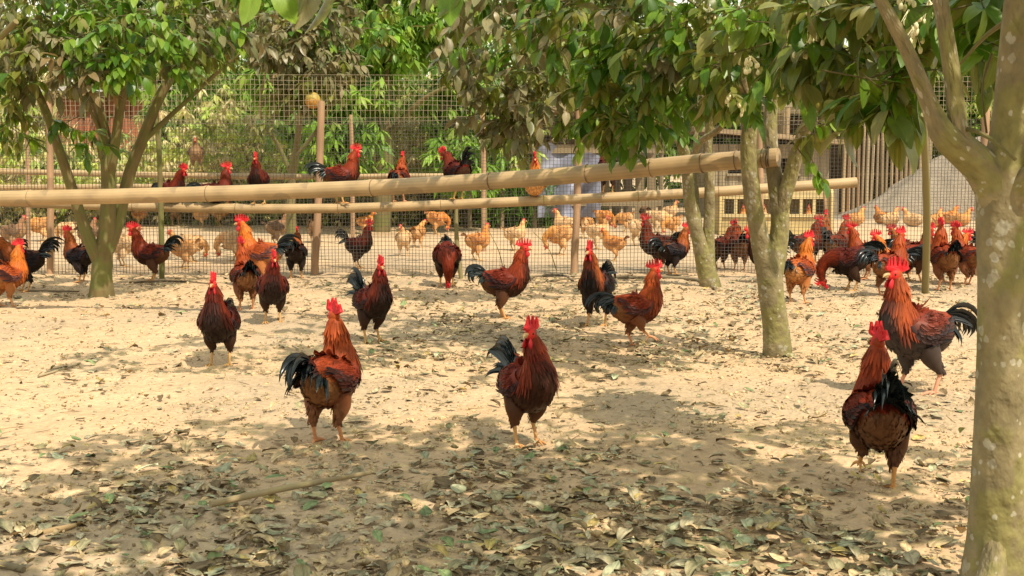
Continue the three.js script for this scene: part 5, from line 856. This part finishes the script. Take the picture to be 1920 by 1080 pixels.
// hens beyond the netting
const HEN = [
  [25, 470, 'brown', 20, 'brown hen at the left edge behind netting'], [80, 452, 'buff', 200, 'buff hen behind the leftmost fence post'], [128, 455, 'cream', 170, 'pale hen right of the leftmost fence post'], [70, 415, 'brown', 30, 'brown hen far back at left'], [150, 418, 'buff', 150, 'buff hen far back seen past the leftmost post'],
  [232, 500, 'cream', 20, 'cream hen close behind the netting left of the bay profile rooster'], [165, 470, 'brown', 60, 'brown hen behind the stems of the left tree'], [345, 502, 'buff', 200, 'large buff hen right behind the upright tailed bay rooster'], [362, 492, 'cream', -20, 'pale hen with pink face bending near netting'], [262, 424, 'ginger', 0, 'ginger hen far back right of the left tree'], [378, 426, 'buff', 180, 'buff hen far back below the perch'], [412, 424, 'buff', 10, 'buff hen far back beside the first buff one'], [440, 490, 'cream', 190, 'pale buff hen left of the orange necked rooster'],
  [330, 424, 'brown', 90, 'brown hen far back facing away'], [520, 462, 'brown', 20, 'dark speckled hen behind the orange necked rooster'], [684, 438, 'ginger', 2, 'ginger hen walking right beyond the second post'], [556, 420, 'ginger', 60, 'ginger hen far back near the fruit tree trunk'], [757, 480, 'cream', -92, 'cream hen facing the viewer beyond the netting'], [784, 462, 'buff', 70, 'buff hen just behind the cream one facing viewer'], [818, 440, 'ginger', 0, 'ginger hen walking right beside the crooked stake'], [895, 488, 'ginger', 20, 'plump ginger hen behind the head of the dark bay rooster'], [965, 470, 'cream', 10, 'cream hen beyond the dark bay rooster comb'], [935, 424, 'brown', 0, 'brown hen far back in the weeds'],
  [590, 455, 'brown', 100, 'brown hen peeping left of the second post'], [1060, 452, 'cream', 170, 'cream hen left of the middle post'], [1052, 478, 'buff', 185, 'buff hen with red face left of the middle post'], [1120, 470, 'cream', -10, 'cream hen right of the middle post'], [1152, 490, 'ginger', 160, 'ginger hen close to netting behind the black rooster'], [1130, 432, 'ginger', 20, 'ginger hen far back right of the tarp'], [1172, 436, 'buff', 170, 'buff hen far back facing left'], [1196, 462, 'cream', 30, 'cream hen behind the bay profile rooster'], [1232, 438, 'cream', 0, 'cream hen far back in the crowd'], [1210, 422, 'brown', 100, 'brown hen far back among the crowd'], [1262, 442, 'buff', 200, 'buff hen far back left of the two-stemmed tree'], [1255, 420, 'cream', 10, 'cream hen farthest back left of the two-stemmed tree'],
  [1100, 446, 'buff', 60, 'buff hen half behind the middle post'], [1380, 424, 'buff', -90, 'buff hen before the feed trough left of the forked tree'], [1535, 426, 'ginger', 140, 'ginger hen at the end of the feed trough'],
];
for (const [x, y, pal, h, label] of HEN) place({ hen: true, pal, neck: x % 6 === 2 ? 108 : 8 + (x % 5) * 4 - 6, pitch: x % 6 === 2 ? 18 : 0, yaw: (x % 7) * 8 - 24, tailUp: 30 + (y % 6) * 4, stance: 0.04, detail: 0.55, fat: 1.04, scale: 0.74 + (x % 9) * 0.02 }, x, y, y - 70, h, label);
const LIE = [[1602, 424, 'buff', 10, 'buff hen resting on the sand left of the heap hens'], [1652, 420, 'ginger', 100, 'ginger hen resting with its back to the yard'], [1668, 423, 'cream', 20, 'pale hen resting at the foot of the heap'], [1712, 424, 'cream', 160, 'large cream hen dust bathing at the heap foot'], [1752, 426, 'buff', 30, 'buff hen resting right of the prop stake'], [1778, 420, 'ginger', 10, 'ginger hen resting highest on the heap foot'], [1800, 424, 'buff', -30, 'buff hen resting near the right trunk'], [1848, 430, 'cream', 90, 'white hen resting beside the right fence post']];
for (const [x, y, pal, h, label] of LIE) place({ hen: true, pal, neck: 10, yaw: 15, tailUp: 18, sit: true, detail: 0.55, fat: 1.08, scale: 0.95 }, x, y, y - 50, h, label, 'hens resting by the sand heap');
// hens whose heads show inside the trough, and one on the thin perch behind the netting
for (const [x, pal, label] of [[1393, 'ginger', 'hen feeding inside the trough at its left window'], [1432, 'cream', 'white hen feeding inside the trough between the forked stems'], [1515, 'ginger', 'hen feeding inside the trough at its right window']]) { const b = bird({ hen: true, pal, seed: x, sit: true, detail: 0.5, tailUp: 10 }), g = assemble(b, 'hen', label, 'hen', 'hens in the feed trough'), p = at(x, 400, 18.98); g.position.set(p.x, 0.12, -18.98); g.rotation.y = rad(-100); g.scale.setScalar(0.9); }
{ const b = bird({ hen: true, pal: 'brown', seed: 99, detail: 0.6, tailUp: 20, stance: 0.02 }), g = assemble(b, 'hen', 'speckled grey brown hen on the thin perch behind the netting', 'hen', 'hens beyond the netting'), p = at(369, 326, 13.45); g.position.set(p.x, p.y + 0.03, p.z); g.rotation.y = rad(-80); g.scale.setScalar(0.7); }

renderer.render(scene, camera);
